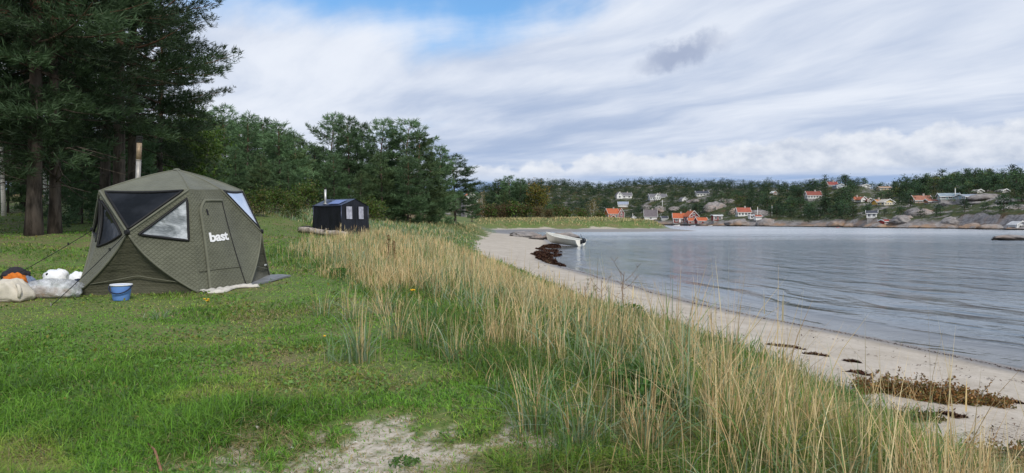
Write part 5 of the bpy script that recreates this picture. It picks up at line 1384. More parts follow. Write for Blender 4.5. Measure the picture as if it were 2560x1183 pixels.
while tt < 215:
    S_ = 0; pxs = 1150.0 + rng.uniform(0, 20)
    while pxs < 2800:
        D = float(hill_S(pxs)) + tt
        p = pxs + rng.normal(0, 6); t = max(3.5, tt + rng.normal(0, 2.5)); D = float(hill_S(p)) + t
        x = (p - CX) / F * D; z = float(hill_z(p, t)); sc = rng.uniform(0.50, 0.90) * (0.7 + 0.3 * min(1, t / 30))
        pxs += 3.1 / D * F * rng.uniform(0.75, 1.25)
        if p > 2590 and t > 120: continue
        py = HY - (z - CZ) / D * F; pt_ = py - 7 * sc / D * F; hw = 2.4 * sc / D * F
        if fbm(x * 0.035, D * 0.035, 3, 77) < 0.26 and t < 50: continue
        bad = False
        for (a, b, y0, y1, Dh) in HOUSES:
            if p + hw * .75 > a and p - hw * .75 < b and D < Dh + 3 and pt_ < y1 - 3: bad = True; break
            if abs(p - (a + b) / 2) < (b - a) / 2 + hw and abs(D - Dh - 4) < 5: bad = True; break
        if not bad:
            for (a, b, y0, y1, Dh) in ROCKS:
                if p + hw * .3 > a and p - hw * .3 < b and pt_ < y1 and py > y0 + 2 and D < Dh + 10: bad = rng.uniform() < 0.62; break
        if bad: continue
        cand.append((x, D, z, sc, t, p, py))
    tt += 5.0 + tt * 0.02
cand = [c for c in cand if c[1] > 0]
# the 300 that show largest become single trees, the rest one wood
inview = sorted([c for c in cand if 1170 < c[5] < 2565], key=lambda c: c[1] / c[3])
big = inview[:290]; bs = set(id(c) for c in big); rest = [c for c in cand if id(c) not in bs]
gl_ = 'pines scattered over the far hillside'
MARKS = [(1537, 535, 'the orange-walled house'), (1557, 488, 'the white gabled hill house'), (1559, 512, 'the low pale-roofed outbuilding'), (1646, 492, 'the wide pale house'), (1709, 498, 'the tiny white shed'), (1757, 484, 'the dark-roofed white house'),
         (1628, 538, 'the tall grey roof'), (1662, 546, 'the low white shed'), (1700, 545, 'the leftmost red house'), (1755, 552, 'the lone red boathouse'), (1794, 545, 'the flat-roofed red shed'), (1861, 530, 'the white house on the rock'), (1897, 545, 'the small white boathouse'),
         (1936, 483, 'the tiny red cabin'), (2037, 488, 'the brown-roofed white house'), (2083, 460, 'the red-roofed skyline cottage'), (2164, 464, 'the pale skyline cottage'), (2150, 498, 'the orange-red roof'), (2212, 505, 'the yellow house'), (2092, 545, 'the brown shore crag'),
         (2185, 535, 'the white shore house'), (2219, 555, 'the bright red hut'), (2304, 522, 'the granite dome'), (2310, 498, 'the brown-red timber house'), (2380, 492, 'the blue-green house'), (2438, 492, 'the long low blue house'), (2449, 479, 'the left tan cabin'), (2513, 478, 'the right tan cabin'),
         (2378, 545, 'the pale rock face'), (2460, 558, 'the grey shore rocks'), (2553, 562, 'the border boathouse'), (1918, 545, 'the rounded boulder'), (1394, 540, 'the dune knoll'), (1340, 510, 'the yellowing tree'), (1270, 490, 'the dark clump on the spit'), (1481, 525, 'the half-bare tree'), (1990, 540, 'the dark shore grove'), (1200, 510, 'the bare birch')]
def where(c, kind):
    px, py, sc = c[5], c[6] - 3.5 * c[3] / c[1] * F, c[3]
    m = min(MARKS, key=lambda q: (q[0] - px) ** 2 + (1.6 * (q[1] - py)) ** 2); dx, dy = px - m[0], py - m[1]
    ver = 'above' if dy < -9 else ('below' if dy > 9 else ''); hor = 'left' if dx < -9 else ('right' if dx > 9 else '')
    far = 'close ' if math.hypot(dx, dy) < 22 else ('far ' if math.hypot(dx, dy) > 55 else '')
    rel_ = far + {('above', 'left'): 'upper left of', ('above', 'right'): 'upper right of', ('below', 'left'): 'lower left of', ('below', 'right'): 'lower right of', ('above', ''): 'above', ('below', ''): 'below', ('', 'left'): 'left of', ('', 'right'): 'right of', ('', ''): 'close to'}[(ver, hor)]
    return ('small ' if sc < .60 else ('large ' if sc > .78 else 'mid-sized ')) + kind + ' across the bay, ' + rel_ + ' ' + m[2]
for c in big:
    k = int(rng.integers(0, 4)) if rng.uniform() < 0.85 else 4 + int(rng.integers(0, 2))
    lb = where(c, 'dark pine' if k < 4 else 'light leafy tree')
    plant_tree('hill_tree', FT[k], m_pinebark, m_needles, (c[0], c[1], c[2] - 0.2), rng.uniform(0, 6.28), c[3] * (1.0 + .15 * rng.normal()), lb, 'tree', gl_ if k < 4 else 'leafy trees on the far hillside')
VV = []; FF = []; CC = []; off = 0
ST = [fartree('w', 80 + k, FC, 150, 7.0, 3.0, [0.5, 0.65, 0.4][k]) for k in range(3)] + [fartree('w', 84, FD, 150, 6.0, 2.6, 0.55)]
STA = []
for t in ST:
    me = t[1]; v = np.zeros(len(me.vertices) * 3); me.vertices.foreach_get('co', v); c = np.zeros(len(me.vertices) * 4, np.float32); me.color_attributes['Col'].data.foreach_get('color', c)
    STA.append((v.reshape(-1, 3) * np.array([1, 1, 1]), c.reshape(-1, 4)[:, :3])); bpy.data.meshes.remove(t[0]); bpy.data.meshes.remove(me)
for c in rest:
    k = int(rng.integers(0, 3)) if rng.uniform() < .9 else 3
    v, cc = STA[k]; a = rng.uniform(0, 6.28); ca_, sa_ = math.cos(a), math.sin(a)
    R_ = np.array([[ca_, -sa_, 0], [sa_, ca_, 0], [0, 0, 1]])
    VV.append((v @ R_.T) * c[3] + np.array([c[0], c[1], c[2] - .2])); CC.append(cc * rng.uniform(.8, 1.2))
    n = len(v) // 4; FF.append(np.arange(len(v)).reshape(-1, 4) + off); off += len(v)

wood = link('wood', mesh_arrays('wood', np.concatenate(VV), np.concatenate(FF), np.concatenate(CC)), m_needles)
tag(wood, 'dense dark green wood covering the hill across the bay', 'wood', kind='stuff')
# ================================================================== grasses and beach litter
m_grass = foliage('grass_blades', 0.30, 0.5, 0.0, 0.25)
m_straw = foliage('lyme_grass_blades', 0.25, 0.6, 0.0, 0.25)
def ribbons(rng, P, H, W, az, bend, seg, C0, C1, twist=None, droop=None):
    """curved tapering blades; returns vertices, triangles, colours"""
    n = len(P)
    s = np.linspace(0, 1, seg + 1)
    side_a = rng.uniform(0, math.pi, n) if twist is None else twist
    sd = np.stack([np.cos(side_a), np.sin(side_a), np.zeros(n)], -1)
    dr = np.stack([np.cos(az), np.sin(az), np.zeros(n)], -1)
    V = np.zeros((n, 2 * seg + 1, 3)); C = np.zeros((n, 2 * seg + 1, 3))
    for i, q in enumerate(s):
        c = P + dr * (H * bend * q ** 2)[:, None]
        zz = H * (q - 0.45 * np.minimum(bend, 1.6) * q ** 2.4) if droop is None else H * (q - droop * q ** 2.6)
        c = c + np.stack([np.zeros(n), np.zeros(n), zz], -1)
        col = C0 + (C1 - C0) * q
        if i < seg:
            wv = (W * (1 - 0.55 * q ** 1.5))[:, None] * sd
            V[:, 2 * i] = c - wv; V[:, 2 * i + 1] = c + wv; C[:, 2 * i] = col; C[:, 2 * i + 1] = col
        else:
            V[:, 2 * seg] = c; C[:, 2 * seg] = col
    b = np.arange(n)[:, None] * (2 * seg + 1); Fs = []
    for i in range(seg - 1):
        k = 2 * i; Fs.append(b + np.array([[k, k + 1, k + 3]])); Fs.append(b + np.array([[k, k + 3, k + 2]]))
    k = 2 * (seg - 1); Fs.append(b + np.array([[k, k + 1, k + 2]]))
    return V.reshape(-1, 3), np.concatenate(Fs), C.reshape(-1, 3)
class Heap:
    def __init__(s): s.V = []; s.F = []; s.C = []; s.n = 0
    def add(s, V, Ff, C): s.V.append(V); s.F.append(Ff + s.n); s.C.append(C); s.n += len(V)
    def mesh(s, name): return mesh_arrays(name, np.concatenate(s.V), np.concatenate(s.F), np.concatenate(s.C))
LYP = chaikin([(3.2, 1.0), (1.9, 2.2), (1.0, 3.2), (0.55, 4.6), (0.40, 6.0), (0.05, 7.0), (-0.6, 8.0), (-0.95, 9.6), (-1.8, 12.0), (-3.0, 14.5), (-4.8, 17.5), (-6.6, 20.5), (-7.5, 26), (-8.0, 33), (-8.5, 38.5), (-8.5, 41),
       (-8.3, 46), (-12.5, 47.8), (-17, 50), (-20, 56), (-18, 64), (-14, 76), (-9, 95), (-7, 130), (-6, 152), (30, 170), (34, 190), (38, 172), (30, 164.5), (20, 163), (6, 160), (-3, 156),
       (-3.6, 120), (-3.2, 90), (-2.9, 67), (-2.5, 50), (-1.6, 39), (-0.5, 34), (0.75, 26.4), (1.6, 19.5), (2.4, 15.4), (3.2, 11.5), (3.45, 9.7), (3.4, 7), (3.3, 5.3), (3.5, 4), (4.2, 1.0)], 1)
TENTF = [(-7.2, 12.0), (-5.2, 12.33), (-4.65, 13.25), (-4.75, 14.95), (-7.3, 14.8)]
TENT2 = [tuple((K0 + b3(a, b, 0))[:2]) for a, b in ((-.1, -.1), (2.3, -.1), (2.3, 2.3), (-.1, 2.3))]
def frus(rng, n, y0, y1, pw, lo=-0.80, hi=0.80):
    """ground positions, thinning out with distance"""
    q = rng.uniform(0, 1, n); a = 1 - pw
    y = (y0 ** a + q * (y1 ** a - y0 ** a)) ** (1 / a)
    return rng.uniform(lo, hi, n) * y + rng.normal(0, 0.15, n), y
rng = np.random.default_rng(5)
# ---- lawn
x, y = frus(rng, 640000, 3.4, 70, 1.9)
e = poly_sd(x, y, VEG); ly = poly_sd(x, y, LYP)
ok = (e > 0.15) & (poly_sd(x, y, TENTF) < 0.02) & (poly_sd(x, y, TENT2) < 0)
sp_ = sandpatch(x, y)
ok &= rng.uniform(0, 1, len(x)) > sp_ * 0.70
ok &= ~((y > 46) & (x < -15) & (rng.uniform(0, 1, len(x)) < 0.75))
ok &= ~((ly > 1.5) & (rng.uniform(0, 1, len(x)) < 0.45))
bare = ss(fbm(x * 1.1 + 7, y * 1.1, 4, 41), 0.60, 0.74); ok &= rng.uniform(0, 1, len(x)) > bare * 0.6
x, y, ly, sp_ = x[ok], y[ok], ly[ok], sp_[ok]
keep = rng.permutation(len(x))[:300000]; x, y, ly, sp_ = x[keep], y[keep], ly[keep], sp_[keep]
n = len(x); z = hz(x, y)
lush = fbm(x * 0.55, y * 0.55, 4, 51); dryn = fbm(x * 0.9 + 30, y * 0.9, 4, 52); fin = fbm(x * 4, y * 4, 2, 53)
H = (0.030 + 0.055 * ss(lush, 0.40, 0.68)) * rng.uniform(0.5, 1.35, n)
H *= 1 + 1.3 * ss(ly, -0.3, 0.6) * (0.4 + fin)
H *= 1 + 0.55 * ss(-(x + 0.75 * y) , 1.6, -0.4) * ss(-y, -7.5, -5)      # longer grass in the near left corner
H *= (1 - 0.4 * sp_) * (1 + 0.012 * y)
W = (0.0004 + 0.00060 * y) * rng.uniform(0.6, 1.3, n); H *= 1 + 0.5 * (1 - ss(y, 5, 9))
gA, gB, gS = np.array([0.120, 0.262, 0.030]), np.array([0.240, 0.322, 0.055]), np.array([0.42, 0.34, 0.16])
mixv = np.clip(ss(dryn, 0.42, 0.62) * 0.75 + rng.normal(0, 0.18, n), 0, 1)[:, None]
C0 = gA * (1 - mixv) + gB * mixv
drk = (0.80 + 0.62 * ss(lush + rng.normal(0, .1, n), 0.70, 0.34))[:, None]
C0 = C0 * drk * rng.uniform(0.80, 1.22, (n, 1))
straw = rng.uniform(0, 1, n) < (0.06 + 0.42 * ss(dryn, 0.50, 0.66) + 0.55 * sp_ + 0.10 * ss(ly, -0.5, 1))
C0[straw] = gS * rng.uniform(0.6, 1.15, (straw.sum(), 1))
bl_g = (rng.uniform(0, 1, n) < 0.12) & ~straw
C0[bl_g] = np.array([0.09, 0.155, 0.06]) * rng.uniform(0.7, 1.2, (bl_g.sum(), 1))
bend = np.abs(rng.normal(0.95, 0.55, n)); bend[straw] += 0.9
lawn = Heap()
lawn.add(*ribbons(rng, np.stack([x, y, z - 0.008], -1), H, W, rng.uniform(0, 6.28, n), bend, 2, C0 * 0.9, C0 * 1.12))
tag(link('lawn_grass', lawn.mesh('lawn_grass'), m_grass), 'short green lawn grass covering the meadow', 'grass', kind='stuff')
# ---- low broad-leaved herbs in the lawn
x, y = frus(rng, 110000, 3.6, 40, 1.8)
cl = fbm(x * 1.6 + 11, y * 1.6, 4, 61); e = poly_sd(x, y, VEG)
ok = (e > 0.4) & (rng.uniform(0, 1, len(x)) < ss(cl, 0.47, 0.66)) & (poly_sd(x, y, TENTF) < 0) & (poly_sd(x, y, TENT2) < 0) & (sandpatch(x, y) < 0.6)
x, y, cl = x[ok][:15000], y[ok][:15000], cl[ok][:15000]; n = len(x)
hc = (np.array([0.125, 0.235, 0.050])[None] * rng.uniform(0.7, 1.35, (n, 1)))
yl = rng.uniform(0, 1, n) < 0.10; hc[yl] = np.array([0.22, 0.20, 0.04])
V, Fq, Cc = leaves(rng, np.stack([x, y, hz(x, y) + rng.uniform(0.01, 0.06, n)], -1), (0.010 + 0.0016 * y)[:, None], hc, 1.6)
tag(link('herb_leaves', mesh_arrays('herb_leaves', V, Fq, Cc), m_grass), 'patches of low leafy herbs growing through the lawn', 'herbs', kind='stuff')

# ---- lyme grass on the dune
lyme = Heap()
STRAW = [np.array([0.70, 0.52, 0.26]), np.array([0.60, 0.46, 0.24]), np.array([0.74, 0.60, 0.35]), np.array([0.50, 0.33, 0.16])]
BLUE = [np.array([0.20, 0.29, 0.17]), np.array([0.16, 0.26, 0.11]), np.array([0.26, 0.335, 0.22]), np.array([0.135, 0.23, 0.065])]
SPITP = [(-7, 150), (-3, 157), (6, 161), (16, 161), (30, 165), (38, 174), (38, 190), (34, 214), (10, 202), (-9, 182)]
def tall(x, y, lp=None):
    """height of the stand"""
    e = poly_sd(x, y, VEG); l_ = poly_sd(x, y, lp or LYP)
    t = 0.26 + (0.36 + 0.30 * (1 - ss(y, 7.5, 11))) * ss(e, 0.55, 1.7) * ss(l_, -0.1, 0.6)
    t = t * (0.72 + 0.5 * fbm(x * 0.8, y * 0.8, 3, 71)) * (1 - 0.42 * (1 - ss(e, 0.8, 3.2)) * ss(y, 9, 14))
    return t * (1 - 0.25 * ss(y, 30, 60)), e, l_
def stand(nc, y0, y1, pw, per, seg, wk, lo, hi, seed, strawbias=0.0, lp=None, heads=0.10):
    rng = np.random.default_rng(seed)
    cx, cy = frus(rng, nc, y0, y1, pw, lo, hi)
    l_ = poly_sd(cx, cy, lp or LYP); dens = 0.22 + 0.78 * ss(fbm(cx * 1.1, cy * 1.1, 3, 72), 0.38, 0.6)
    edge_in = ss(l_ + (fbm(cx * .8, cy * .8, 3, 73) - .5) * 1.4, -0.35, 0.5)
    ok = (rng.uniform(0, 1, nc) < dens * edge_in) & (l_ > -0.6)
    cx, cy = cx[ok], cy[ok]; m = len(cx)
    k = rng.integers(int(per * .5), int(per * 1.5) + 1, m); idx = np.repeat(np.arange(m), k); n = len(idx)
    rad = 0.06 + 0.004 * cy[idx]
    x = cx[idx] + rng.normal(0, 1, n) * rad; y = cy[idx] + rng.normal(0, 1, n) * rad
    h, e, l_ = tall(x, y, lp); z = hz(x, y); h = h * rng.uniform(.7, 1.3, m)[idx]
    okk = (poly_sd(x, y, TENT2) < -0.05) & (e > -0.25); 
    zone = 0.60 - 0.52 * ss(y + (fbm(x * .3, y * .3, 2, 74) - .5) * 12, 38, 52) + 0.25 * ss(y, 95, 130) - 0.32 * (1 - ss(e, 0.3, 1.5))
    csl = fbm(cx * 1.7, cy * 1.7, 3, 75)[idx]
    st = rng.uniform(0, 1, n) < np.clip(zone + (csl - 0.5) * 1.7 + strawbias, 0.04, 0.95)
    x, y, z, h, st, idx, e = [q[okk] for q in (x, y, z, h, st, idx, e)]; n = len(x)
    H = h * np.where(st, rng.uniform(0.60, 1.18, n), rng.uniform(0.45, 1.0, n))
    W = (wk[0] + wk[1] * y) * np.where(st, rng.uniform(0.45, 0.95, n), rng.uniform(0.8, 1.7, n))
    ca_ = rng.uniform(0, 6.28, m); az = np.where(st, rng.normal(0.2, 1.9, n), ca_[idx] + rng.normal(0, 1.3, n))
    bend = np.where(st, np.abs(rng.normal(0.16, 0.24, n)), np.abs(rng.normal(0.55, 0.38, n)))
    broken = st & (rng.uniform(0, 1, n) < 0.10); bend[broken] = rng.uniform(0.8, 1.8, broken.sum())
    S = np.array(STRAW)[rng.integers(0, 4, n)]; B = np.array(BLUE)[rng.integers(0, 4, n)]
    far = ss(y, 60, 90)[:, None]; B = B * (1 - far) + np.array([0.20, 0.235, 0.105]) * far
    C0 = np.where(st[:, None], S, B) * rng.uniform(0.75, 1.25, (n, 1))
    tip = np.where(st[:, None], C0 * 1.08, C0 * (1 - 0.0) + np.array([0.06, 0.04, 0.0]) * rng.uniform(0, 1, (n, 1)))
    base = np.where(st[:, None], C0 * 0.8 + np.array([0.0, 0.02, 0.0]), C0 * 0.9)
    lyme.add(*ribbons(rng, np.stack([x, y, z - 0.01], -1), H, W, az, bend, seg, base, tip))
    # seed heads: slim spikes near the tips of some straw stems
    hs = np.where(st & (rng.uniform(0, 1, n) < heads) & (H > 0.45) & ~broken)[0]
    dr = np.stack([np.cos(az[hs]), np.sin(az[hs])], -1); q = 0.86
    tp = np.stack([x[hs] + dr[:, 0] * H[hs] * bend[hs] * q * q, y[hs] + dr[:, 1] * H[hs] * bend[hs] * q * q, z[hs] + H[hs] * (q - 0.45 * np.minimum(bend[hs], 1.6) * q ** 2.4)], -1)
    lyme.add(*ribbons(rng, tp, np.full(len(hs), 0.16), W[hs] * 1.7, az[hs], bend[hs] * 0.6, 2, C0[hs] * 0.9, C0[hs] * 1.05))
stand(3000, 3.3, 16, 1.3, 15, 4, (0.0026, 0.00022), -0.50, 0.90, 101, 0.0, None, 0.03)
stand(9000, 13, 48, 1.5, 7, 3, (0.002, 0.00026), -0.50, 0.25, 102)
stand(9000, 42, 135, 1.4, 6, 2, (0.004, 0.00040), -0.46, 0.06, 103)
stand(5000, 150, 214, 1.05, 6, 2, (0.02, 0.00035), -0.06, 0.26, 104, 0.1, SPITP, 0.0)
tag(link('lyme_grass', lyme.mesh('lyme_grass'), m_straw), 'tall straw and blue-green lyme grass along the dune', 'grass', kind='stuff')
# ---- lone tussocks at the lawn side of the dune
def tussock(px, py, hpx, n, seed, straw, label):
    rng = np.random.default_rng(seed); c = gat(px, py); H0 = hpx * c.y / F
    st = rng.uniform(0, 1, n) < straw; x = rng.normal(0, .07, n); y = rng.normal(0, .07, n)
    H = H0 * np.where(st, rng.uniform(.7, 1.15, n), rng.uniform(.45, 1.05, n)); W = np.where(st, .0026, .0046) * rng.uniform(.7, 1.3, n)
    C = np.where(st[:, None], np.array(STRAW)[rng.integers(0, 4, n)], np.array(BLUE)[rng.integers(0, 4, n)]) * rng.uniform(.8, 1.2, (n, 1))
    az = np.arctan2(y, x) + rng.normal(0, .7, n); bend = np.where(st, np.abs(rng.normal(.2, .2, n)), np.abs(rng.normal(.7, .4, n)))
    V, Fq, Cc = ribbons(rng, np.stack([x, y, hz(x + c.x, y + c.y) - c.z - .01], -1), H, W, az, bend, 5, C * .9, C * 1.08)
    tag(link('grass_tussock', mesh_arrays('grass_tussock', V, Fq, Cc), m_straw, None, c), label, 'tussock', 'lyme grass tussocks on the lawn edge')
for a in ((398, 797, 36, 60, 13, .1, 'low dark green tuft in the lawn below the tent'), (905, 905, 190, 70, 1, .35, 'largest blue-green tussock standing out in the lawn, nearest the camera'), (845, 905, 120, 22, 2, .1, 'thin tussock left of the largest one'), (990, 850, 130, 70, 3, .6, 'straw tussock right behind the largest one'),
          (800, 790, 80, 40, 4, .3, 'small tussock farthest left in the lawn'), (880, 800, 100, 60, 5, .45, 'mixed tussock behind the largest one'), (960, 790, 100, 70, 6, .65, 'straw tussock beside the yellow flower cluster'),
          (1060, 870, 120, 60, 7, .5, 'tussock between the lawn and the dune stand'), (1335, 1085, 230, 90, 8, .35, 'big blue-green tussock at the right rim of the sand patch'), (1140, 900, 120, 60, 9, .6, 'straw tussock at the front corner of the stand'), (1450, 1130, 250, 60, 10, .3, 'arching tussock in the near foreground'),
          (1620, 1160, 280, 80, 11, .35, 'near tussock of wide blue-green leaves below the leafy herb'), (1820, 1175, 280, 80, 12, .5, 'near straw and green tussock in the right foreground')): tussock(*a)
# ---- finer green growth under the stand and along the dune foot
und = Heap(); rng = np.random.default_rng(8)
x, y = frus(rng, 150000, 3.3, 60, 1.6, -0.5, 0.92); l_ = poly_sd(x, y, LYP); e = poly_sd(x, y, VEG)
ok = (l_ > -0.5) & (e > -0.35) & (rng.uniform(0, 1, len(x)) < 0.35 + 0.65 * ss(fbm(x * 1.4, y * 1.4, 3, 81), 0.4, 0.6)) & (poly_sd(x, y, TENT2) < -.05) & (rng.uniform(0, 1, len(x)) > sandpatch(x, y) * .9)
ok &= rng.uniform(0, 1, len(x)) < ss(e, -0.45, 0.7)
x, y, e = x[ok][:52000], y[ok][:52000], e[ok][:52000]; n = len(x)
H = (0.14 + 0.22 * fbm(x, y, 3, 82)) * rng.uniform(0.5, 1.4, n); W = (0.0013 + 0.00042 * y) * rng.uniform(.7, 1.3, n)
pal = np.array([[0.100, 0.205, 0.030], [0.080, 0.160, 0.035], [0.16, 0.215, 0.05], [0.13, 0.215, 0.10], [0.36, 0.28, 0.12]])
C0 = pal[rng.choice(5, n, p=[.34, .24, .18, .14, .10])] * rng.uniform(.7, 1.25, (n, 1))
und.add(*ribbons(rng, np.stack([x, y, hz(x, y) - .01], -1), H, W, rng.uniform(0, 6.28, n), np.abs(rng.normal(.7, .5, n)), 3, C0 * .9, C0 * 1.1))
tag(link('dune_undergrowth', und.mesh('dune_undergrowth'), m_grass), 'fine green grass growing beneath the lyme grass', 'grass', kind='stuff')

# ---- seaweed wrack
def flat(rng, P, size, cols, asp=0.35, up=3.0):
    n = len(P); nrm = unit(rng.normal(0, 1, (n, 3)) + np.array([0, 0, up])); a = unit(np.cross(nrm, rng.normal(0, 1, (n, 3)))); b = np.cross(nrm, a)
    s = (size * rng.uniform(.5, 1.5, n))[:, None]
    V = np.stack([P - a * s, P + b * s * asp, P + a * s, P - b * s * asp], 1).reshape(-1, 3); i = np.arange(n) * 4
    return V, np.stack([i, i + 1, i + 2, i + 3], -1), np.repeat(cols, 4, 0)
m_weed = foliage('seaweed', 0.05, 0.85, 0.0, 0.08)
WC = np.array([[0.036, 0.014, 0.010], [0.058, 0.024, 0.014], [0.024, 0.012, 0.008], [0.085, 0.044, 0.024]])
rng = np.random.default_rng(9)
n = 70000; y = rng.uniform(36, 70, n); x = rng.uniform(0, 5.5, n); d = poly_sd(x, y, LAND)
mx_ = np.interp(y, [36, 40, 46, 55, 62, 70], [0.3, 0.9, 1.5, 1.6, 1.5, 0.6]); nz_ = fbm(x * 1.1, y * 0.55, 4, 91)
ok = (d < mx_ * 0.6 * (0.5 + nz_)) & (d > -mx_ * 0.45 * (0.2 + 1.4 * nz_)) & (rng.uniform(0, 1, n) < ss(nz_, 0.34, 0.50))
x, y = x[ok][:14000], y[ok][:14000]; n = len(x)
P = np.stack([x, y, np.maximum(hz(x, y), -0.02) + 0.015 + 0.06 * rng.uniform(0, 1, n) ** 2], -1)
V, Fq, Cc = flat(rng, P, np.full(n, 0.085), WC[rng.integers(0, 4, n)] * rng.uniform(.7, 1.3, (n, 1)))
tag(link('seaweed_bank', mesh_arrays('seaweed_bank', V, Fq, Cc), m_weed), 'dark red-brown seaweed bank washed up beside the boat', 'seaweed', kind='stuff')
hp_ = Heap()
x, y = frus(rng, 320000, 6, 36, 1.4, -0.1, 0.85); d = poly_sd(x, y, LAND); w_ = (fbm(x * .7, y * .7, 3, 92) - .5) * .35
ok = (np.abs(d - 0.42 - w_) < 0.035 + 0.05 * fbm(x * 2, y * 2, 2, 93)) & (rng.uniform(0, 1, len(x)) < .8)
x1, y1 = x[ok][:6500], y[ok][:6500]
e = poly_sd(x, y, VEG); ok = (d > 0.9) & (e < 0.3) & (fbm(x * 1.3 + 5, y * 2.6, 4, 94) > 0.665); x2, y2 = x[ok][:1000], y[ok][:1000]
ok = (d > 0.8) & (e < 0.4) & (rng.uniform(0, 1, len(x)) < 0.012); x3, y3 = x[ok][:500], y[ok][:500]
x, y = np.concatenate([x1, x2, x3]), np.concatenate([y1, y2, y3]); n = len(x)
V, Fq, Cc = flat(rng, np.stack([x, y, hz(x, y) + .008 + .012 * rng.uniform(0, 1, n)], -1), 0.010 + 0.0011 * y, WC[rng.integers(0, 4, n)] * rng.uniform(.8, 1.5, (n, 1)), 0.28, 4)
tag(link('strandline_wrack', mesh_arrays('strandline_wrack', V, Fq, Cc), m_weed), 'thin dark line of seaweed scraps along the sand', 'seaweed', kind='stuff')
def wrack(px, py, wpx, hpx, seed, label):
    c = gat(px, py); s = c.y / F; rng = np.random.default_rng(seed); n = 260
    t = rng.uniform(-1, 1, n); u_ = rng.normal(0, .35, n) * (1 - t * t) + .25 * np.sin(t * 4 + seed)
    ang = math.radians(-28); lx = t * wpx * s / 2; lyy = u_ * hpx * s * 1.6
    x, y = c.x + lx * math.cos(ang) - lyy * math.sin(ang), c.y + lx * math.sin(ang) + lyy * math.cos(ang)
    V, Fq, Cc = flat(rng, np.stack([x, y, hz(x, y) + .006 + .022 * rng.uniform(0, 1, n) * (1 - t * t)], -1), np.full(n, .034), WC[rng.integers(0, 4, n)] * 1.2, .25, 3.0)
    tag(link('seaweed_clump', mesh_arrays('seaweed_clump', V, Fq, Cc), m_weed), label, 'seaweed', 'seaweed clumps on the sand')
wrack(1965, 868, 95, 16, 1, 'longest dark seaweed clump on the sand right of the tall grass'); wrack(2040, 888, 60, 12, 2, 'smaller seaweed clump just below the longest one')
wrack(2150, 935, 60, 18, 3, 'seaweed clump at the left end of the brown beach plant'); wrack(2380, 1040, 60, 20, 4, 'seaweed clump right of the small green beach plant'); wrack(2525, 1005, 60, 14, 5, 'seaweed clump at the right end of the brown beach plant')
wrack(2130, 905, 40, 8, 6, 'thin seaweed scrap between the long clump and the brown plant')

# ---- beach plants
m_rocket = foliage('beach_plant_leaves', 0.25, 0.5, 0.0, 0.3)
def beach_plant(px, py, wpx, hpx, seed, n, cols, label, tall_=6):
    c = gat(px, py); s = c.y / F; rng = np.random.default_rng(seed)
    W_, Hh_ = wpx * s, hpx * s
    t = thing('beach_plant', label, 'plant', c, 0, 'plants on the sand')
    st = MB(); P = []; D = []
    ns = 46
    for i in range(ns):
        b = np.array([rng.uniform(-.42, .42) * W_, rng.normal(0, .10) * W_ * .6, 0]); b[2] = hz1(c.x + b[0], c.y + b[1]) - c.z - 0.01
        a = rng.uniform(0, 6.28); L = rng.uniform(.25, .75) * Hh_ * (1.0 - .5 * abs(b[0]) / (W_ * .5)); r_ = Hh_ * rng.uniform(.2, .9)
        if i < tall_: L = Hh_ * rng.uniform(.8, 1.15); r_ = L * rng.uniform(.3, 1.2)
        tip = b + np.array([math.cos(a) * r_, math.sin(a) * r_, L]); mid_ = (b + tip) / 2 + np.array([math.cos(a), math.sin(a), 0]) * .12 * r_
        pts = [b, mid_, tip]; st.tube(pts, [.006, .004, .0025], 4, cap=False)
        for q in rng.uniform(.15 if i >= tall_ else .35, 1.0, int(n / ns) if i >= tall_ else 26):
            P.append(b * (1 - q) ** 2 + 2 * mid_ * q * (1 - q) + tip * q * q + rng.normal(0, .030 if i >= tall_ else .007, 3))
    st.build('stems', m_log, t)
    P = np.array(P); C = np.array(cols)[rng.integers(0, len(cols), len(P))] * rng.uniform(.65, 1.3, (len(P), 1))
    P[:, 2] = np.maximum(P[:, 2], hz(P[:, 0] + c.x, P[:, 1] + c.y) - c.z + .006); V, Fq, Cc = leaves(rng, P, .0155, C, .3); link('leaves', mesh_arrays('leaves', V, Fq, Cc), m_rocket, t)
BRN = [(0.27, 0.125, 0.04), (0.19, 0.11, 0.035), (0.34, 0.19, 0.065), (0.14, 0.135, 0.04)]; MGR = [(0.09, 0.12, 0.03), (0.14, 0.11, 0.035), (0.07, 0.11, 0.03)]
beach_plant(2240, 985, 220, 62, 1, 8200, BRN, 'left half of the sprawling rust-brown beach plant'); beach_plant(2385, 1005, 240, 62, 2, 8600, BRN, 'right half of the sprawling rust-brown beach plant')
beach_plant(2300, 1048, 100, 26, 3, 1400, MGR, 'small green plant flat on the sand', 3); beach_plant(2520, 1165, 230, 75, 4, 5200, BRN + MGR, 'rust and green beach plant in the lower right corner')

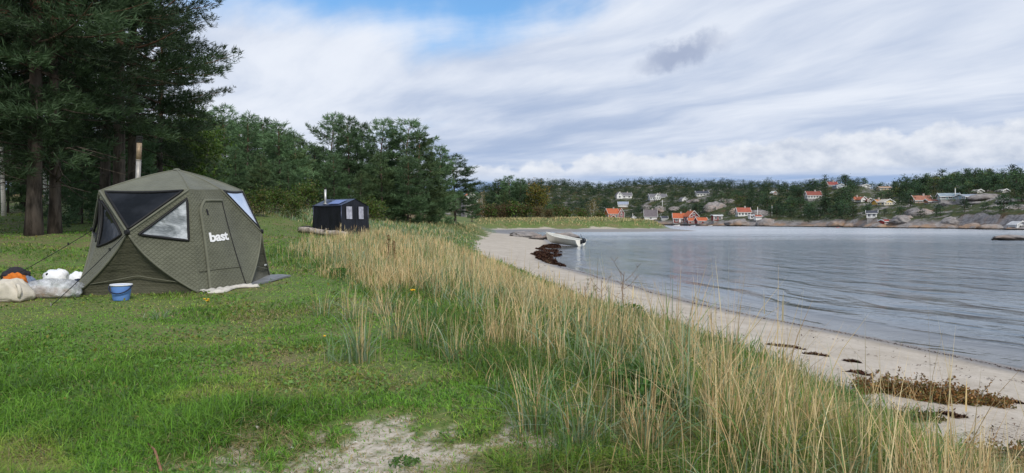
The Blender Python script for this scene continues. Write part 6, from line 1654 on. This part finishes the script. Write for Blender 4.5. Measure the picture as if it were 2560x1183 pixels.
# ---- single stalks and flowers
m_stalk = plain('dry_brown_stalk', (0.16, 0.10, 0.06), 0.9, 0.3, 10)
def umbel(px, py, hpx, seed, label, spread=.35, col=None):
    c = gat(px, py); s = c.y / F; H = hpx * s; rng = np.random.default_rng(seed)
    t = thing('dry_stalk', label, 'dry plant', c, rng.uniform(0, 6.28), 'dry stalks in the dune grass')
    r = MB(); r.tube([(0, 0, -.02), (.03 * H, 0, H * .5), (0, .02 * H, H * .8)], [.009, .007, .005], 5); r.build('stem', m_stalk, t, True)
    for k in range(6):
        h = H * rng.uniform(.25, .75); a = rng.uniform(0, 6.28); L = H * spread * rng.uniform(.5, 1.1)
        tip = Vector((math.cos(a) * L, math.sin(a) * L, h + L * rng.uniform(.5, 1.1)))
        b = MB(); b.tube([(0, 0, h), tip * .55 + Vector((0, 0, h * .45 - .02)), tip], [.005, .004, .003], 4)
        for q in range(5):
            a2 = rng.uniform(0, 6.28); b.tube([tip, tip + Vector((math.cos(a2) * .06, math.sin(a2) * .06, .07)) * (H / .9)], [.0025, .002], 3)
        b.build('branch', m_stalk, t)
umbel(1560, 800, 150, 1, 'tall bare umbel stalk standing out against the sand'); umbel(1505, 785, 105, 2, 'shorter dry umbel left of the tall bare stalk'); umbel(1462, 780, 80, 3, 'low dry umbel at the edge of the grass')
m_dock = foliage('dock_seeds', .1, .8, 0.0, .1)
def dock(px, py, hpx, seed, label):
    c = gat(px, py); H = hpx * c.y / F; rng = np.random.default_rng(seed); t = thing('dock_stalk', label, 'dry plant', c, 0, 'brown dock stalks')
    r = MB(); r.tube([(0, 0, -.02), (.02, 0, H)], [.012, .006], 5); r.build('stem', m_stalk, t)
    n = 420; q = rng.uniform(.25, 1, n); P = np.stack([rng.normal(0, .045, n) * (1.15 - q * .6), rng.normal(0, .045, n), q * H], -1)
    V, Fq, Cc = leaves(rng, P, .014, np.repeat(np.array([[.17, .09, .04]]), n, 0) * rng.uniform(.6, 1.3, (n, 1))); link('seed_head', mesh_arrays('seed_head', V, Fq, Cc), m_dock, t)['kind'] = 'stuff'
dock(971, 668, 80, 1, 'taller brown dock stalk in the straw grass below the black tent'); dock(985, 664, 62, 2, 'shorter brown dock stalk right beside the taller one')
m_yel = plain('yellow_petals', (0.75, 0.42, 0.02), .6, .1); m_stemg = plain('green_stem', (0.07, .13, .03), .7, .2)
def flower(px, py, hpx, seed, label, nh=5):
    c = gat(px, py); H = hpx * c.y / F; rng = np.random.default_rng(seed); t = thing('yellow_flower', label, 'flower', c, 0, 'yellow flowers in the grass')
    r = MB(); r.tube([(0, 0, -.01), (.02, 0, H)], [.004, .003], 4); r.build('stem', m_stemg, t)
    for k in range(nh):
        p = Vector((rng.normal(.02, .03), rng.normal(0, .03), H + rng.uniform(-.03, .02))); b = MB()
        b.lathe([(0, .004), (.012, .008), (.021, .0), (.008, -.008), (0, -.01)], 8, p); b.build('flower_head', m_yel, t)
flower(1030, 750, 26, 1, 'yellow flower cluster in the dune grass right of the tent', 6); flower(517, 790, 40, 2, 'yellow ragwort sprig in the lawn below the tent door', 5); flower(255, 732, 14, 3, 'tiny yellow flower in front of the tent skirt', 2); flower(877, 650, 26, 4, 'yellow flowers in the straw below the black tent', 6)
flower(815, 846, 8, 5, 'tiny yellow dandelion at the edge of the lyme tuft', 1); flower(425, 722, 12, 6, 'tiny dandelion right of the bucket', 1)
# thistle-like green plants inside the stand
m_herb = foliage('dune_herb_leaves', .3, .5, 0.0, .3)
def herb(px, py, w_, H, seed, label):
    c = gat(px, py); rng = np.random.default_rng(seed); t = thing('green_herb', label, 'herb', c, 0, 'green herbs in the dune'); r = MB(); n = 520 if H > .1 else 150
    for k in range(9):
        a = rng.uniform(0, 6.28); r.tube([(0, 0, -.02), (math.cos(a) * w_ * .4, math.sin(a) * w_ * .4, H * rng.uniform(.5, 1))], [.005, .003], 4)
    r.build('stems', m_stemg, t)
    q = rng.uniform(0, 1, n); a = rng.uniform(0, 6.28, n); rr = w_ * .5 * np.sqrt(rng.uniform(0, 1, n)); P = np.stack([rr * np.cos(a), rr * np.sin(a), H * (.15 + .85 * rng.uniform(0, 1, n)) * (1 - .5 * (rr / w_) ** 2)], -1)
    V, Fq, Cc = leaves(rng, P, .030 if H > .1 else .013, np.array([[.075, .16, .032]]) * rng.uniform(.6, 1.5, (n, 1)), .4); link('leaves', mesh_arrays('leaves', V, Fq, Cc), m_herb, t)
herb(1640, 1060, .5, .34, 1, 'bright green leafy herb in the middle of the straw clump'); herb(1590, 1010, .4, .34, 2, 'leafy herb behind the bright green one'); herb(1570, 815, .5, .35, 3, 'dark green bush of leaves at the sand edge of the dune')
herb(850, 690, .4, .16, 4, 'leafy herb at the inner edge of the straw grass'); herb(1010, 1160, .20, .03, 5, 'low green rosette on the bare sand patch')
# stick, shells
m_stick = plain('reddish_twig', (0.27, 0.13, 0.085), .8, .25, 12)
a, b = gat(368, 1120), gat(398, 1180); o = MB(); o.tube([(0, 0, .03), (b - a) * .45 + Vector((.015, 0, .05)), (b - a) * 1.15 + Vector((0, 0, .02))], [.006, .008, .009], 6)
tag(o.build('twig', m_stick, None, True, a), 'bare reddish twig lying in the near grass', 'twig')
m_shell = plain('bleached_shell', (0.66, 0.63, 0.58), .5, .1)
for k, (px, py) in enumerate(((598, 1092), (642, 1072), (730, 1124), (888, 1112), (520, 1099), (800, 1178))):
    c = gat(px, py); r = MB(); r.lathe([(0, .012), (.012, .010), (.021, .0), (.019, -.002), (0, .004)], 9); o = r.build('shell', m_shell, None, True, c + Vector((0, 0, .006))); o.rotation_euler = (.3 * k, .4, k); o.scale = (1.1, .8, 1)
    tag(o, 'small bleached shell fragment on the sandy patch', 'shell', 'shell fragments on the sand patch')
